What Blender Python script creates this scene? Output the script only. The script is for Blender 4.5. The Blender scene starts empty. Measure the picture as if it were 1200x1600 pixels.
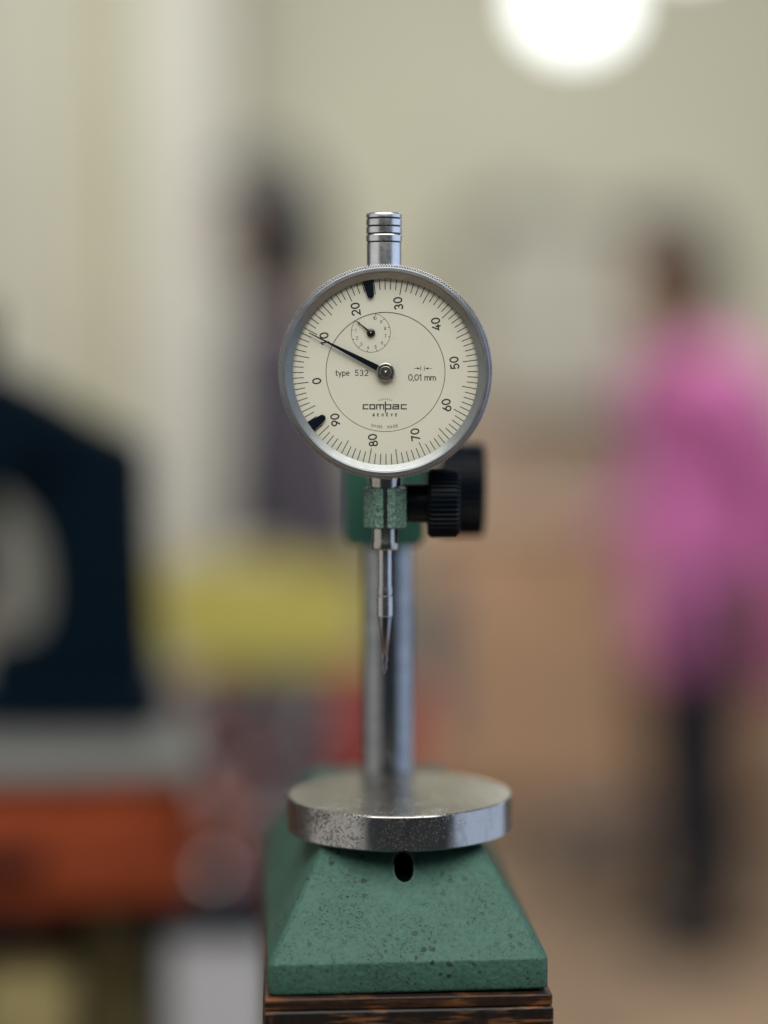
import bpy, bmesh, math, random
from math import sin, cos, pi, radians, atan
from mathutils import Vector, Matrix
random.seed(7)
sc = bpy.context.scene
COL = sc.collection

# ------------------------------------------------------------------ camera
F = 3250.0                      # focal length in pixels of the 1200x1600 photograph
PITCH = atan(219 / F)
EYE = 1.41                      # camera height above the floor, metres
cam_d = bpy.data.cameras.new("camera")
cam_d.sensor_fit = 'VERTICAL'
cam_d.sensor_height = 36.0
cam_d.sensor_width = 27.0
cam_d.lens = 36.0 * F / 1600.0
cam_d.clip_start = 0.02
cam_d.clip_end = 60
cam_d.dof.use_dof = True
cam_d.dof.focus_distance = 0.5655
cam_d.dof.aperture_fstop = 2.25
cam = bpy.data.objects.new("camera", cam_d)
COL.objects.link(cam)
cam.location = (0, 0, EYE)
cam.rotation_euler = (pi / 2 - PITCH, 0, 0)
sc.camera = cam

# ------------------------------------------------------------------ world, exposure
world = bpy.data.worlds.new("World")
sc.world = world
world.use_nodes = True
bgn = world.node_tree.nodes["Background"]
bgn.inputs[0].default_value = (0.70, 0.86, 1.0, 1)
bgn.inputs[1].default_value = 0.06
sc.view_settings.view_transform = 'Standard'
sc.view_settings.look = 'None'
sc.view_settings.exposure = 0.0
sc.view_settings.gamma = 1.0
sc.view_settings.use_curve_mapping = False
sc.render.engine = 'CYCLES'
sc.cycles.use_denoising = True
sc.cycles.max_bounces = 6
sc.cycles.transparent_max_bounces = 8
sc.cycles.caustics_reflective = False
sc.cycles.caustics_refractive = False
sc.cycles.sample_clamp_indirect = 4.0

# ------------------------------------------------------------------ large lamps out of view
def area(name, loc, target, sx, sy, power, col):
    d = bpy.data.lights.new(name, 'AREA')
    d.shape = 'RECTANGLE'
    d.size, d.size_y, d.energy, d.color = sx, sy, power, col
    o = bpy.data.objects.new(name, d)
    COL.objects.link(o)
    o.location = loc
    o.rotation_euler = (Vector(target) - Vector(loc)).to_track_quat('-Z', 'Y').to_euler()
    return o
# daylight windows along the right and left sides of the workshop, ceiling light in front
area("window_light_right", (2.3, 0.8, EYE + 0.12), (0, 0.7, EYE + 0.02), 3.6, 2.5, 32, (0.60, 0.75, 1.0))
area("window_light_left", (-2.3, -0.35, EYE + 0.12), (0, 0.3, EYE - 0.02), 3.4, 2.5, 17, (1.0, 0.98, 0.92))
area("ceiling_light_front", (0.1, -0.35, EYE + 1.55), (0.1, 0.0, 0), 2.6, 2.2, 104, (1.0, 0.98, 0.92))
area("back_fill_light", (0.2, 4.2, EYE + 1.75), (0.2, 5.2, 0.6), 3.6, 2.4, 118, (1.0, 0.98, 0.90))  # unseen lamp added to brighten the back of the room

# ------------------------------------------------------------------ geometry helpers
def W(px, py, Y):
    """point of the room seen at photograph pixel (px, py) at horizontal distance Y (metres)"""
    a, b = (px - 600) / F, (800 - py) / F
    dy = cos(PITCH) + b * sin(PITCH)
    dz = -sin(PITCH) + b * cos(PITCH)
    t = Y / dy
    return Vector((a * t, Y, EYE + dz * t))

def link(name, me, mat, parent=None, loc=None, rot=None, smooth=None):
    o = bpy.data.objects.new(name, me)
    COL.objects.link(o)
    if mat is not None and not me.materials:
        me.materials.append(mat)
    if parent is not None:
        o.parent = parent
    if loc is not None:
        o.location = loc
    if rot is not None:
        o.rotation_euler = rot
    if smooth is not None:
        me.shade_smooth()
        if smooth < 179:
            me.set_sharp_from_angle(angle=radians(smooth))
    return o

def pyd(verts, faces):
    me = bpy.data.meshes.new("mesh")
    me.from_pydata([tuple(v) for v in verts], [], faces)
    me.update()
    return me

def fix(me):
    bm = bmesh.new(); bm.from_mesh(me)
    bmesh.ops.remove_doubles(bm, verts=bm.verts, dist=1e-8)
    bmesh.ops.recalc_face_normals(bm, faces=bm.faces)
    bm.to_mesh(me); bm.free()
    return me

def thing(name, label, cat, loc=(0, 0, 0), rotz=0, group=None):
    o = bpy.data.objects.new(name, None)
    o.empty_display_size = 0.02
    COL.objects.link(o)
    o.location = loc
    o.rotation_euler = (0, 0, rotz)
    return tag(o, label, cat, group)

def tag(o, label=None, cat=None, group=None, kind=None):
    if label: o["label"] = label
    if cat: o["category"] = cat
    if group: o["group"] = group
    if kind: o["kind"] = kind
    return o

AX = {'x': lambda r, a, h: (h, r * cos(a), r * sin(a)),
      'y': lambda r, a, h: (r * cos(a), h, r * sin(a)),
      'z': lambda r, a, h: (r * cos(a), r * sin(a), h)}

def lathe(prof, segs=96, axis='z', c=(0, 0, 0), closed=False):
    """prof: list of (radius, height) along the axis"""
    f = AX[axis]
    V, Fc = [], []
    n = len(prof)
    for (r, h) in prof:
        for k in range(segs):
            p = f(max(r, 1e-7), 2 * pi * k / segs, h)
            V.append((p[0] + c[0], p[1] + c[1], p[2] + c[2]))
    m = n if closed else n - 1
    for i in range(m):
        j = (i + 1) % n
        for k in range(segs):
            k2 = (k + 1) % segs
            Fc.append((i * segs + k, i * segs + k2, j * segs + k2, j * segs + k))
    return fix(pyd(V, Fc))

def knurled(r0, r1, teeth, h0, h1, ch, axis, c=(0, 0, 0), rin=None):
    """toothed disc: rows of alternating radii with chamfered ends"""
    f = AX[axis]
    V, Fc = [], []
    N = teeth * 4
    rin = rin if rin is not None else 0.0
    rows = [(h0, -ch, None), (h0 + ch, 0, None), (h1 - ch, 0, None), (h1, -ch, None)]
    ring = []
    for (h, d, _) in rows:
        for k in range(N):
            r = (r0 if (k % 4) < 2 else r1) + d
            V.append(f(r, 2 * pi * k / N, h))
    for i in range(3):
        for k in range(N):
            k2 = (k + 1) % N
            Fc.append((i * N + k, i * N + k2, (i + 1) * N + k2, (i + 1) * N + k))
    for (i, h) in ((0, h0), (3, h1)):
        b = len(V)
        for k in range(N):
            V.append(f(max(rin, 1e-6), 2 * pi * k / N, h))
        for k in range(N):
            k2 = (k + 1) % N
            Fc.append((i * N + k, i * N + k2, b + k2, b + k))
    V = [(v[0] + c[0], v[1] + c[1], v[2] + c[2]) for v in V]
    return fix(pyd(V, Fc))

def box_me(x0, x1, y0, y1, z0, z1):
    V = [(x, y, z) for z in (z0, z1) for y in (y0, y1) for x in (x0, x1)]
    return pyd(V, [(0, 2, 3, 1), (4, 5, 7, 6), (0, 1, 5, 4), (2, 6, 7, 3), (0, 4, 6, 2), (1, 3, 7, 5)])

def prism(poly, z0, z1, axis='z'):
    """extrude a 2D outline; axis z: poly=(x,y); axis y: poly=(x,z); axis x: poly=(y,z)"""
    n = len(poly)
    def pt(p, h):
        return {'z': (p[0], p[1], h), 'y': (p[0], h, p[1]), 'x': (h, p[0], p[1])}[axis]
    V = [pt(p, z0) for p in poly] + [pt(p, z1) for p in poly]
    Fc = [tuple(range(n)), tuple(range(n, 2 * n))]
    Fc += [(k, (k + 1) % n, n + (k + 1) % n, n + k) for k in range(n)]
    return fix(pyd(V, Fc))

def bevel(o, w, seg=3, ang=30):
    m = o.modifiers.new("bevel", 'BEVEL')
    m.width, m.segments, m.limit_method, m.angle_limit = w, seg, 'ANGLE', radians(ang)
    m.harden_normals = False
    o.data.shade_smooth()
    o.data.set_sharp_from_angle(angle=radians(179))
    w_ = o.modifiers.new("normals", 'WEIGHTED_NORMAL')
    w_.keep_sharp = True
    return o

def baked(o):
    """replace an object's mesh by the result of its modifiers"""
    dg = bpy.context.evaluated_depsgraph_get()
    dg.update()
    me = bpy.data.meshes.new_from_object(o.evaluated_get(dg))
    old = o.data
    o.modifiers.clear()
    o.data = me
    bpy.data.meshes.remove(old)
    return o

def tube(points, r, segs=10):
    """round tube through points (list of Vector); r is a number or a list"""
    pts = [Vector(p) for p in points]
    rs = r if isinstance(r, (list, tuple)) else [r] * len(pts)
    V, Fc = [], []
    up = None
    for i, p in enumerate(pts):
        d = (pts[min(i + 1, len(pts) - 1)] - pts[max(i - 1, 0)]).normalized()
        if up is None:
            up = d.orthogonal().normalized()
        up = (up - d * up.dot(d)).normalized()
        s = d.cross(up)
        for k in range(segs):
            a = 2 * pi * k / segs
            V.append(p + (up * cos(a) + s * sin(a)) * rs[i])
    for i in range(len(pts) - 1):
        for k in range(segs):
            k2 = (k + 1) % segs
            Fc.append((i * segs + k, i * segs + k2, (i + 1) * segs + k2, (i + 1) * segs + k))
    Fc.append(tuple(range(segs)))
    Fc.append(tuple(range((len(pts) - 1) * segs, len(pts) * segs)))
    return fix(pyd(V, Fc))

# ------------------------------------------------------------------ materials
def new_mat(name):
    m = bpy.data.materials.new(name)
    m.use_nodes = True
    nt = m.node_tree
    return m, nt, nt.nodes["Principled BSDF"]

def nd(nt, typ, **kw):
    n = nt.nodes.new(typ)
    for k, v in kw.items():
        if k.startswith('i_'):
            key = k[2:]
            n.inputs[int(key) if key.isdigit() else key.replace('_', ' ')].default_value = v
        else:
            setattr(n, k, v)
    return n

def coords(nt, scale=(1, 1, 1), rot=(0, 0, 0)):
    tc = nd(nt, 'ShaderNodeTexCoord')
    mp = nd(nt, 'ShaderNodeMapping')
    mp.inputs['Scale'].default_value = scale
    mp.inputs['Rotation'].default_value = rot
    nt.links.new(tc.outputs['Object'], mp.inputs['Vector'])
    return mp.outputs['Vector']

def noise(nt, vec, scale, detail=4, rough=0.55, dist=0.0):
    n = nd(nt, 'ShaderNodeTexNoise')
    n.inputs['Scale'].default_value = scale
    n.inputs['Detail'].default_value = detail
    n.inputs['Roughness'].default_value = rough
    n.inputs['Distortion'].default_value = dist
    nt.links.new(vec, n.inputs['Vector'])
    return n.outputs['Fac']

def ramp(nt, fac, stops, interp='LINEAR'):
    r = nd(nt, 'ShaderNodeValToRGB')
    r.color_ramp.interpolation = interp
    el = r.color_ramp.elements
    while len(el) < len(stops):
        el.new(0.5)
    for e, (p, c) in zip(el, stops):
        e.position = p
        e.color = (c, c, c, 1) if isinstance(c, (int, float)) else tuple(c) + (1,)
    nt.links.new(fac, r.inputs['Fac'])
    return r.outputs['Color']

def mix(nt, fac, a, b, mode='MIX'):
    m = nd(nt, 'ShaderNodeMix', data_type='RGBA', blend_type=mode)
    for sock, v in ((m.inputs[0], fac), (m.inputs[6], a), (m.inputs[7], b)):
        if isinstance(v, (int, float)):
            sock.default_value = v if sock is m.inputs[0] or sock == m.inputs[0] else (v, v, v, 1)
        elif isinstance(v, (tuple, list)):
            sock.default_value = tuple(v) + (1,) if len(v) == 3 else v
        else:
            nt.links.new(v, sock)
    return m.outputs[2]

def mathn(nt, op, a, b=None):
    m = nd(nt, 'ShaderNodeMath', operation=op)
    for i, v in enumerate((a, b)):
        if v is None: continue
        if isinstance(v, (int, float)): m.inputs[i].default_value = v
        else: nt.links.new(v, m.inputs[i])
    return m.outputs[0]

def bump(nt, bs, height, strength, dist):
    b = nd(nt, 'ShaderNodeBump')
    b.inputs['Strength'].default_value = strength
    b.inputs['Distance'].default_value = dist
    nt.links.new(height, b.inputs['Height'])
    nt.links.new(b.outputs['Normal'], bs.inputs['Normal'])

def plain(name, col, rough=0.5, metal=0.0, var=0.12, scale=40, bumps=0.0, bscale=400, bdist=0.0003, spec=0.5):
    m, nt, bs = new_mat(name)
    v = coords(nt)
    f = noise(nt, v, scale)
    lo = tuple(c * (1 - var) for c in col)
    hi = tuple(min(1, c * (1 + var)) for c in col)
    nt.links.new(ramp(nt, f, [(0.3, lo), (0.7, hi)]), bs.inputs['Base Color'])
    rr = ramp(nt, noise(nt, v, scale * 2.3), [(0.3, max(0.02, rough * 0.85)), (0.7, min(1, rough * 1.15))])
    nt.links.new(rr, bs.inputs['Roughness'])
    bs.inputs['Metallic'].default_value = metal
    bs.inputs['Specular IOR Level'].default_value = spec
    if bumps:
        bump(nt, bs, noise(nt, v, bscale, 3), bumps, bdist)
    return m

M = {}
M['bezel'] = plain('satin_aluminium', (0.25, 0.26, 0.275), 0.46, 1.0, 0.06, 220)
M['cone'] = plain('bright_aluminium', (0.25, 0.265, 0.28), 0.42, 1.0, 0.08, 150)
M['bezel_edge'] = plain('knurled_aluminium', (0.36, 0.365, 0.38), 0.42, 1.0, 0.12, 500)
M['ink'] = plain('black_ink', (0.008, 0.008, 0.011), 0.7, 0, 0.2, 900)
M['ink_thin'] = plain('brown_black_ink', (0.028, 0.026, 0.022), 0.7, 0, 0.2, 900)
M['navy'] = plain('blue_black_lacquer', (0.0025, 0.006, 0.012), 0.30, 0, 0.1, 300, spec=0.35)
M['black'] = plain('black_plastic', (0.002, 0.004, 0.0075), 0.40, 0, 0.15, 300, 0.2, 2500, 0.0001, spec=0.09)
M['chrome'] = plain('turned_steel', (0.66, 0.66, 0.67), 0.30, 1.0, 0.08, 300)
M['column'] = plain('dull_column_steel', (0.27, 0.275, 0.285), 0.20, 1.0, 0.2, 260)
M['plunger'] = plain('grey_ground_steel', (0.42, 0.41, 0.41), 0.27, 1.0, 0.1, 200)
M['point'] = plain('dark_hardened_steel', (0.20, 0.20, 0.22), 0.2, 1.0, 0.1, 300)
M['hub'] = plain('grey_turned_steel', (0.30, 0.29, 0.27), 0.32, 1.0, 0.1, 600)
M['darkhub'] = plain('dark_steel', (0.05, 0.045, 0.045), 0.3, 1.0, 0.1, 600)
M['groove'] = plain('dark_groove', (0.012, 0.012, 0.014), 0.5, 0, 0.1, 600)

def dial_mat(name, col):
    m, nt, bs = new_mat(name)
    v = coords(nt)
    a = ramp(nt, noise(nt, v, 60, 3), [(0.3, tuple(c * .965 for c in col)), (0.7, col)])
    spots = ramp(nt, noise(nt, v, 700, 2), [(0.74, 0.0), (0.80, 0.5)])
    nt.links.new(mix(nt, spots, a, tuple(c * .62 for c in col)), bs.inputs['Base Color'])
    bs.inputs['Roughness'].default_value = 0.55
    bs.inputs['Specular IOR Level'].default_value = 0.3
    return m
M['dial'] = dial_mat('cream_dial_enamel', (0.665, 0.655, 0.585))
M['dial_in'] = dial_mat('cream_dial_plate', (0.655, 0.645, 0.575))

def steel_lathe():
    """turned steel with fine rings and dull stain patches"""
    m, nt, bs = new_mat('worn_turned_steel')
    v = coords(nt, (1, 1, 12))
    f = noise(nt, v, 900, 3)
    v2 = coords(nt)
    st = ramp(nt, noise(nt, v2, 260, 5, 0.7), [(0.50, 0.0), (0.68, 1.0)])
    base = ramp(nt, f, [(0.3, (0.30, 0.285, 0.26)), (0.7, (0.44, 0.42, 0.385))])
    nt.links.new(mix(nt, mathn(nt, 'MULTIPLY', st, 0.55), base, (0.20, 0.165, 0.12)), bs.inputs['Base Color'])
    nt.links.new(ramp(nt, f, [(0.3, 0.14), (0.7, 0.26)]), bs.inputs['Roughness'])
    bs.inputs['Metallic'].default_value = 1.0
    bump(nt, bs, f, 0.08, 0.0001)
    return m
M['stem'] = steel_lathe()

def anvil_side():
    m, nt, bs = new_mat('stained_ground_steel')
    v = coords(nt)
    tc = nd(nt, 'ShaderNodeTexCoord')
    sx = nd(nt, 'ShaderNodeSeparateXYZ')
    nt.links.new(tc.outputs['Object'], sx.inputs[0])
    big = noise(nt, v, 75, 5, 0.62, 0.6)
    vs = coords(nt, (1, 1, 0.35))
    drips = noise(nt, vs, 230, 5, 0.6, 1.2)
    fine = noise(nt, v, 1700, 4, 0.7)
    left = nd(nt, 'ShaderNodeMapRange')
    left.inputs['From Min'].default_value = 0.012
    left.inputs['From Max'].default_value = -0.028
    nt.links.new(sx.outputs['X'], left.inputs['Value'])
    # rust pits: dense at the left end, sparse elsewhere
    amount = mathn(nt, 'ADD', mathn(nt, 'MULTIPLY', left.outputs[0], 0.105), mathn(nt, 'MULTIPLY', big, 0.30))
    pits = ramp(nt, mathn(nt, 'ADD', mathn(nt, 'MULTIPLY', fine, 0.8), amount), [(0.65, 0.0), (0.72, 0.95)])
    stain = ramp(nt, drips, [(0.50, 0.0), (0.68, 0.45)])
    base = mix(nt, stain, (0.39, 0.38, 0.37), (0.22, 0.205, 0.19))
    nt.links.new(mix(nt, pits, base, (0.035, 0.03, 0.028)), bs.inputs['Base Color'])
    r = mix(nt, pits, ramp(nt, drips, [(0.4, 0.17), (0.7, 0.28)]), 0.6)
    nt.links.new(r, bs.inputs['Roughness'])
    bs.inputs['Metallic'].default_value = 1.0
    turn = noise(nt, coords(nt, (.02, .02, 1)), 4500, 2)
    bump(nt, bs, mathn(nt, 'SUBTRACT', mathn(nt, 'MULTIPLY', turn, 0.25), pits), 0.35, 0.0001)
    return m
M['anvil_side'] = anvil_side()

def anvil_top():
    m, nt, bs = new_mat('lapped_dusty_steel')
    v = coords(nt)
    f = noise(nt, v, 160, 5, 0.6)
    dust = ramp(nt, noise(nt, v, 2100, 2, 0.5), [(0.655, 0.0), (0.70, 1.0)])
    where = ramp(nt, noise(nt, v, 90, 3), [(0.45, 0.0), (0.62, 1.0)])
    dmask = mathn(nt, 'MULTIPLY', dust, where)
    base = ramp(nt, f, [(0.3, (0.335, 0.315, 0.28)), (0.7, (0.43, 0.405, 0.365))])
    nt.links.new(mix(nt, dmask, base, (0.75, 0.72, 0.66)), bs.inputs['Base Color'])
    nt.links.new(mathn(nt, 'SUBTRACT', 1.0, dmask), bs.inputs['Metallic'])
    nt.links.new(mix(nt, dmask, ramp(nt, f, [(0.3, 0.20), (0.7, 0.28)]), 0.8), bs.inputs['Roughness'])
    bump(nt, bs, dmask, 0.5, 0.0002)
    return m
M['anvil_top'] = anvil_top()

def green_paint(name, col, orange_peel, bscale, dark):
    m, nt, bs = new_mat(name)
    v = coords(nt)
    peel = noise(nt, v, bscale, 4, 0.6, 0.4)
    grime = noise(nt, v, 60, 5, 0.65)
    mott = noise(nt, v, 700, 5, 0.7)
    vo = nd(nt, 'ShaderNodeTexVoronoi', feature='F1')
    vo.inputs['Scale'].default_value = 460
    vo.inputs['Randomness'].default_value = 1.0
    wn = nd(nt, 'ShaderNodeTexNoise')
    wn.inputs['Scale'].default_value = 900
    wn.inputs['Detail'].default_value = 3
    nt.links.new(v, wn.inputs['Vector'])
    sub = nd(nt, 'ShaderNodeVectorMath', operation='SUBTRACT'); sub.inputs[1].default_value = (.5, .5, .5)
    nt.links.new(wn.outputs['Color'], sub.inputs[0])
    scl = nd(nt, 'ShaderNodeVectorMath', operation='SCALE'); scl.inputs['Scale'].default_value = 0.0012
    nt.links.new(sub.outputs[0], scl.inputs[0])
    add = nd(nt, 'ShaderNodeVectorMath', operation='ADD')
    nt.links.new(v, add.inputs[0]); nt.links.new(scl.outputs[0], add.inputs[1])
    nt.links.new(add.outputs[0], vo.inputs['Vector'])
    pick = nd(nt, 'ShaderNodeSeparateColor')
    nt.links.new(vo.outputs['Color'], pick.inputs[0])
    size = mathn(nt, 'MULTIPLY', mathn(nt, 'POWER', pick.outputs[0], 2.6), 0.46)
    wob = mathn(nt, 'ADD', vo.outputs['Distance'], mathn(nt, 'MULTIPLY', mott, 0.12))
    chip = nd(nt, 'ShaderNodeMapRange')
    chip.inputs['From Min'].default_value = 0.035
    chip.inputs['From Max'].default_value = -0.01
    nt.links.new(mathn(nt, 'SUBTRACT', wob, size), chip.inputs['Value'])
    v3 = nd(nt, 'ShaderNodeTexVoronoi', feature='F1')
    v3.inputs['Scale'].default_value = 1500
    nt.links.new(add.outputs[0], v3.inputs['Vector'])
    pk3 = nd(nt, 'ShaderNodeSeparateColor')
    nt.links.new(v3.outputs['Color'], pk3.inputs[0])
    f3 = nd(nt, 'ShaderNodeMapRange')
    f3.inputs['From Min'].default_value = 0.06
    f3.inputs['From Max'].default_value = -0.04
    nt.links.new(mathn(nt, 'SUBTRACT', v3.outputs['Distance'], mathn(nt, 'MULTIPLY', mathn(nt, 'POWER', pk3.outputs[0], 2.2), 0.48)), f3.inputs['Value'])
    fine = mathn(nt, 'MULTIPLY', f3.outputs[0], 0.8)
    where = ramp(nt, grime, [(0.43, 0.05), (0.60, 1.0)])
    fine = mathn(nt, 'MULTIPLY', fine, where)
    lo = tuple(c * 0.78 for c in col); hi = tuple(min(1, c * 1.18) for c in col)
    base = mix(nt, ramp(nt, mott, [(0.35, 0.0), (0.65, 1.0)]), lo, hi)
    base = mix(nt, mathn(nt, 'MULTIPLY', ramp(nt, grime, [(0.4, 0.0), (0.7, 1.0)]), 0.35), base, tuple(c * 0.5 for c in col))
    pits = mathn(nt, 'MAXIMUM', mathn(nt, 'MULTIPLY', mathn(nt, 'MULTIPLY', chip.outputs[0], dark), ramp(nt, noise(nt, v, 38, 3), [(0.38, 0.15), (0.55, 1.0)])), fine)
    # pale edges: bevel highlights painted in, along with rubbed paint
    if orange_peel < .9:
        be = nd(nt, 'ShaderNodeBevel', samples=6)
        be.inputs['Radius'].default_value = 0.0008
        ge = nd(nt, 'ShaderNodeNewGeometry')
        dp = nd(nt, 'ShaderNodeVectorMath', operation='DOT_PRODUCT')
        nt.links.new(be.outputs[0], dp.inputs[0]); nt.links.new(ge.outputs['Normal'], dp.inputs[1])
        ed = ramp(nt, mathn(nt, 'ADD', mathn(nt, 'SUBTRACT', 1.0, dp.outputs['Value']), mathn(nt, 'MULTIPLY', mathn(nt, 'SUBTRACT', noise(nt, v, 500, 4, 0.7), 0.5), 0.08)), [(0.012, 0.0), (0.05, 0.40)])
        base = mix(nt, ed, base, (0.24, 0.33, 0.29))
    # fine scratches
    vs = coords(nt, (1, 0.03, 0.03), (0.1, 0.5, 0.6))
    scr = ramp(nt, noise(nt, vs, 900, 2), [(0.735, 0.0), (0.76, 0.6)])
    scr = mathn(nt, 'MULTIPLY', scr, ramp(nt, noise(nt, v, 45, 2), [(0.55, 0.0), (0.65, 1.0)]))
    pits = mathn(nt, 'MINIMUM', mathn(nt, 'MAXIMUM', pits, scr), 1.0)
    nt.links.new(mix(nt, pits, base, (0.012, 0.022, 0.02)), bs.inputs['Base Color'])
    nt.links.new(ramp(nt, mott, [(0.3, 0.34), (0.7, 0.50)] if orange_peel < .9 else [(0.3, .20), (0.7, .32)]), bs.inputs['Roughness'])
    bs.inputs['Specular IOR Level'].default_value = 0.14 if orange_peel < .9 else 0.9
    h = mathn(nt, 'SUBTRACT', mathn(nt, 'ADD', peel, mathn(nt, 'MULTIPLY', mott, 0.9)), mathn(nt, 'MULTIPLY', pits, 0.9))
    bump(nt, bs, h, orange_peel, 0.0004 if orange_peel < .9 else 0.0010)
    return m
M['green'] = green_paint('green_cast_iron_paint', (0.036, 0.088, 0.068), 0.89, 420, 0.99)
M['green_block'] = green_paint('green_clamp_paint', (0.03, 0.095, 0.072), 0.5, 420, 0.5)
M['green_crinkle'] = green_paint('green_crinkle_paint', (0.06, 0.16, 0.12), 1.0, 850, 0.25)

def wood_mat(name, dark, light, worn):
    m, nt, bs = new_mat(name)
    v = coords(nt, (1.0, 1.0, 2.2), (0, 0.12, 0))
    wv = nd(nt, 'ShaderNodeTexWave', wave_type='RINGS', rings_direction='Y')
    wv.inputs['Scale'].default_value = 34
    wv.inputs['Distortion'].default_value = 9
    wv.inputs['Detail'].default_value = 4
    wv.inputs['Detail Scale'].default_value = 30
    nt.links.new(v, wv.inputs['Vector'])
    fib = noise(nt, coords(nt, (1, 1, 0.2), (0, 0.5, 0)), 420, 5, 0.7)
    v2 = coords(nt)
    patch = ramp(nt, noise(nt, v2, 60, 3, 0.5, 0.5), [(0.44, 0.0), (0.60, 1.0)])
    streak = ramp(nt, noise(nt, coords(nt, (0.10, 0.10, 1.0), (0, 0.05, 0)), 900, 4, 0.6), [(0.50, 0.0), (0.64, 1.0)])
    diag = ramp(nt, noise(nt, coords(nt, (1.0, 1.0, 0.14), (0, 0.55, 0)), 420, 3, 0.5), [(0.50, 0.0), (0.62, 1.0)])
    ends = ramp(nt, noise(nt, v2, 34, 2, 0.5), [(0.50, 0.0), (0.58, 1.0)])
    grain = mix(nt, ends, streak, diag)
    g = mathn(nt, 'MULTIPLY', grain, patch)
    c = mix(nt, g, dark, light)
    c = mix(nt, mathn(nt, 'MULTIPLY', streak, worn), c, light)
    nt.links.new(c, bs.inputs['Base Color'])
    nt.links.new(ramp(nt, fib, [(0.3, 0.28), (0.7, 0.5)]), bs.inputs['Roughness'])
    bs.inputs['Specular IOR Level'].default_value = 0.22
    bump(nt, bs, mathn(nt, 'ADD', g, fib), 0.35, 0.0003)
    return m
M['wood_dark'] = wood_mat('dark_varnished_wood', (0.007, 0.006, 0.006), (0.12, 0.05, 0.018), 0.08)
M['wood_edge'] = wood_mat('worn_board_edge', (0.013, 0.007, 0.005), (0.13, 0.048, 0.017), 0.20)
M['bench_wood'] = plain('bench_wood', (0.30, 0.20, 0.12), 0.5, 0, 0.25, 12)

def glass_mat():
    m = bpy.data.materials.new('clear_crystal')
    m.use_nodes = True
    nt = m.node_tree
    nt.nodes.clear()
    out = nd(nt, 'ShaderNodeOutputMaterial')
    tr = nd(nt, 'ShaderNodeBsdfTransparent')
    tr.inputs[0].default_value = (0.985, 0.985, 0.97, 1)
    gl = nd(nt, 'ShaderNodeBsdfGlossy')
    gl.inputs['Roughness'].default_value = 0.04
    fr = nd(nt, 'ShaderNodeFresnel')
    fr.inputs[0].default_value = 1.45
    mx = nd(nt, 'ShaderNodeMixShader')
    ge = nd(nt, 'ShaderNodeNewGeometry')      # only the outer side of each surface reflects
    nt.links.new(mathn(nt, 'MULTIPLY', fr.outputs[0], mathn(nt, 'SUBTRACT', 1.0, ge.outputs['Backfacing'])), mx.inputs[0])
    nt.links.new(tr.outputs[0], mx.inputs[1])
    nt.links.new(gl.outputs[0], mx.inputs[2])
    nt.links.new(mx.outputs[0], out.inputs[0])
    return m
M['crystal'] = glass_mat()

def emit(name, col, s):
    m, nt, bs = new_mat(name)
    bs.inputs['Base Color'].default_value = (0.8, 0.8, 0.8, 1)
    bs.inputs['Emission Color'].default_value = col + (1,)
    bs.inputs['Emission Strength'].default_value = s
    return m
M['globe'] = emit('lit_opal_glass', (0.93, 1.0, 0.98), 3.0)

# background paints
M['wall'] = plain('cream_wall_paint', (0.55, 0.54, 0.44), 0.8, 0, 0.06, 1.2)
M['wall_white'] = plain('grey_white_paint', (0.57, 0.565, 0.52), 0.7, 0, 0.06, 1.5)
M['wall_olive'] = plain('olive_cream_paint', (0.47, 0.455, 0.325), 0.7, 0, 0.08, 2)
M['wall_pale'] = plain('pale_cream_paint', (0.50, 0.49, 0.41), 0.7, 0, 0.06, 2)
M['cab_grey'] = plain('grey_cabinet_paint', (0.45, 0.44, 0.385), 0.6, 0, 0.08, 3)
M['panel_shade'] = plain('grey_shade_panel', (0.17, 0.165, 0.14), 0.7, 0, 0.12, 10)  # dull grey standing in for the shade behind the press
M['cab_dark'] = plain('dark_grey_paint', (0.16, 0.15, 0.14), 0.6, 0, 0.15, 4)
M['tan'] = plain('tan_wood_board', (0.47, 0.30, 0.19), 0.6, 0, 0.2, 3)
M['tan_pink'] = plain('rose_beige_board', (0.47, 0.36, 0.28), 0.6, 0, 0.1, 3)
M['floor'] = plain('brown_floor', (0.30, 0.21, 0.145), 0.5, 0, 0.35, 3.5)
M['brown'] = plain('brown_wood', (0.30, 0.17, 0.10), 0.6, 0, 0.2, 4)
M['machine'] = plain('blue_black_enamel', (0.001, 0.005, 0.010), 0.6, 0, 0.1, 30, spec=0.04)
M['bench_top'] = plain('light_grey_worktop', (0.13, 0.13, 0.122), 0.6, 0, 0.1, 10)
M['orange'] = plain('orange_red_paint', (0.17, 0.034, 0.012), 0.8, 0, 0.35, 14, spec=0.08)
M['orange_deep'] = plain('deep_orange_paint', (0.135, 0.028, 0.011), 0.8, 0, 0.4, 18, spec=0.08)
M['red'] = plain('deep_red_paint', (0.34, 0.035, 0.022), 0.5, 0, 0.2, 12)
M['salmon'] = plain('orange_salmon_paint', (0.45, 0.13, 0.07), 0.5, 0, 0.2, 12)
M['maroon'] = plain('maroon_brown', (0.13, 0.065, 0.06), 0.6, 0, 0.3, 14)
M['yellow'] = plain('yellow_plastic', (0.50, 0.43, 0.10), 0.5, 0, 0.12, 8)
M['yellow_pale'] = plain('pale_yellow_paper', (0.56, 0.50, 0.33), 0.7, 0, 0.1, 8)
M['olive'] = plain('olive_yellow_card', (0.22, 0.18, 0.075), 0.7, 0, 0.45, 30)
M['white_box'] = plain('white_grey_card', (0.34, 0.34, 0.36), 0.6, 0, 0.05, 10)
M['slate'] = plain('slate_grey', (0.10, 0.11, 0.13), 0.5, 0, 0.2, 10)
M['metal_part'] = plain('pinkish_bare_metal', (0.52, 0.42, 0.42), 0.25, 1.0, 0.15, 30)
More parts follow.
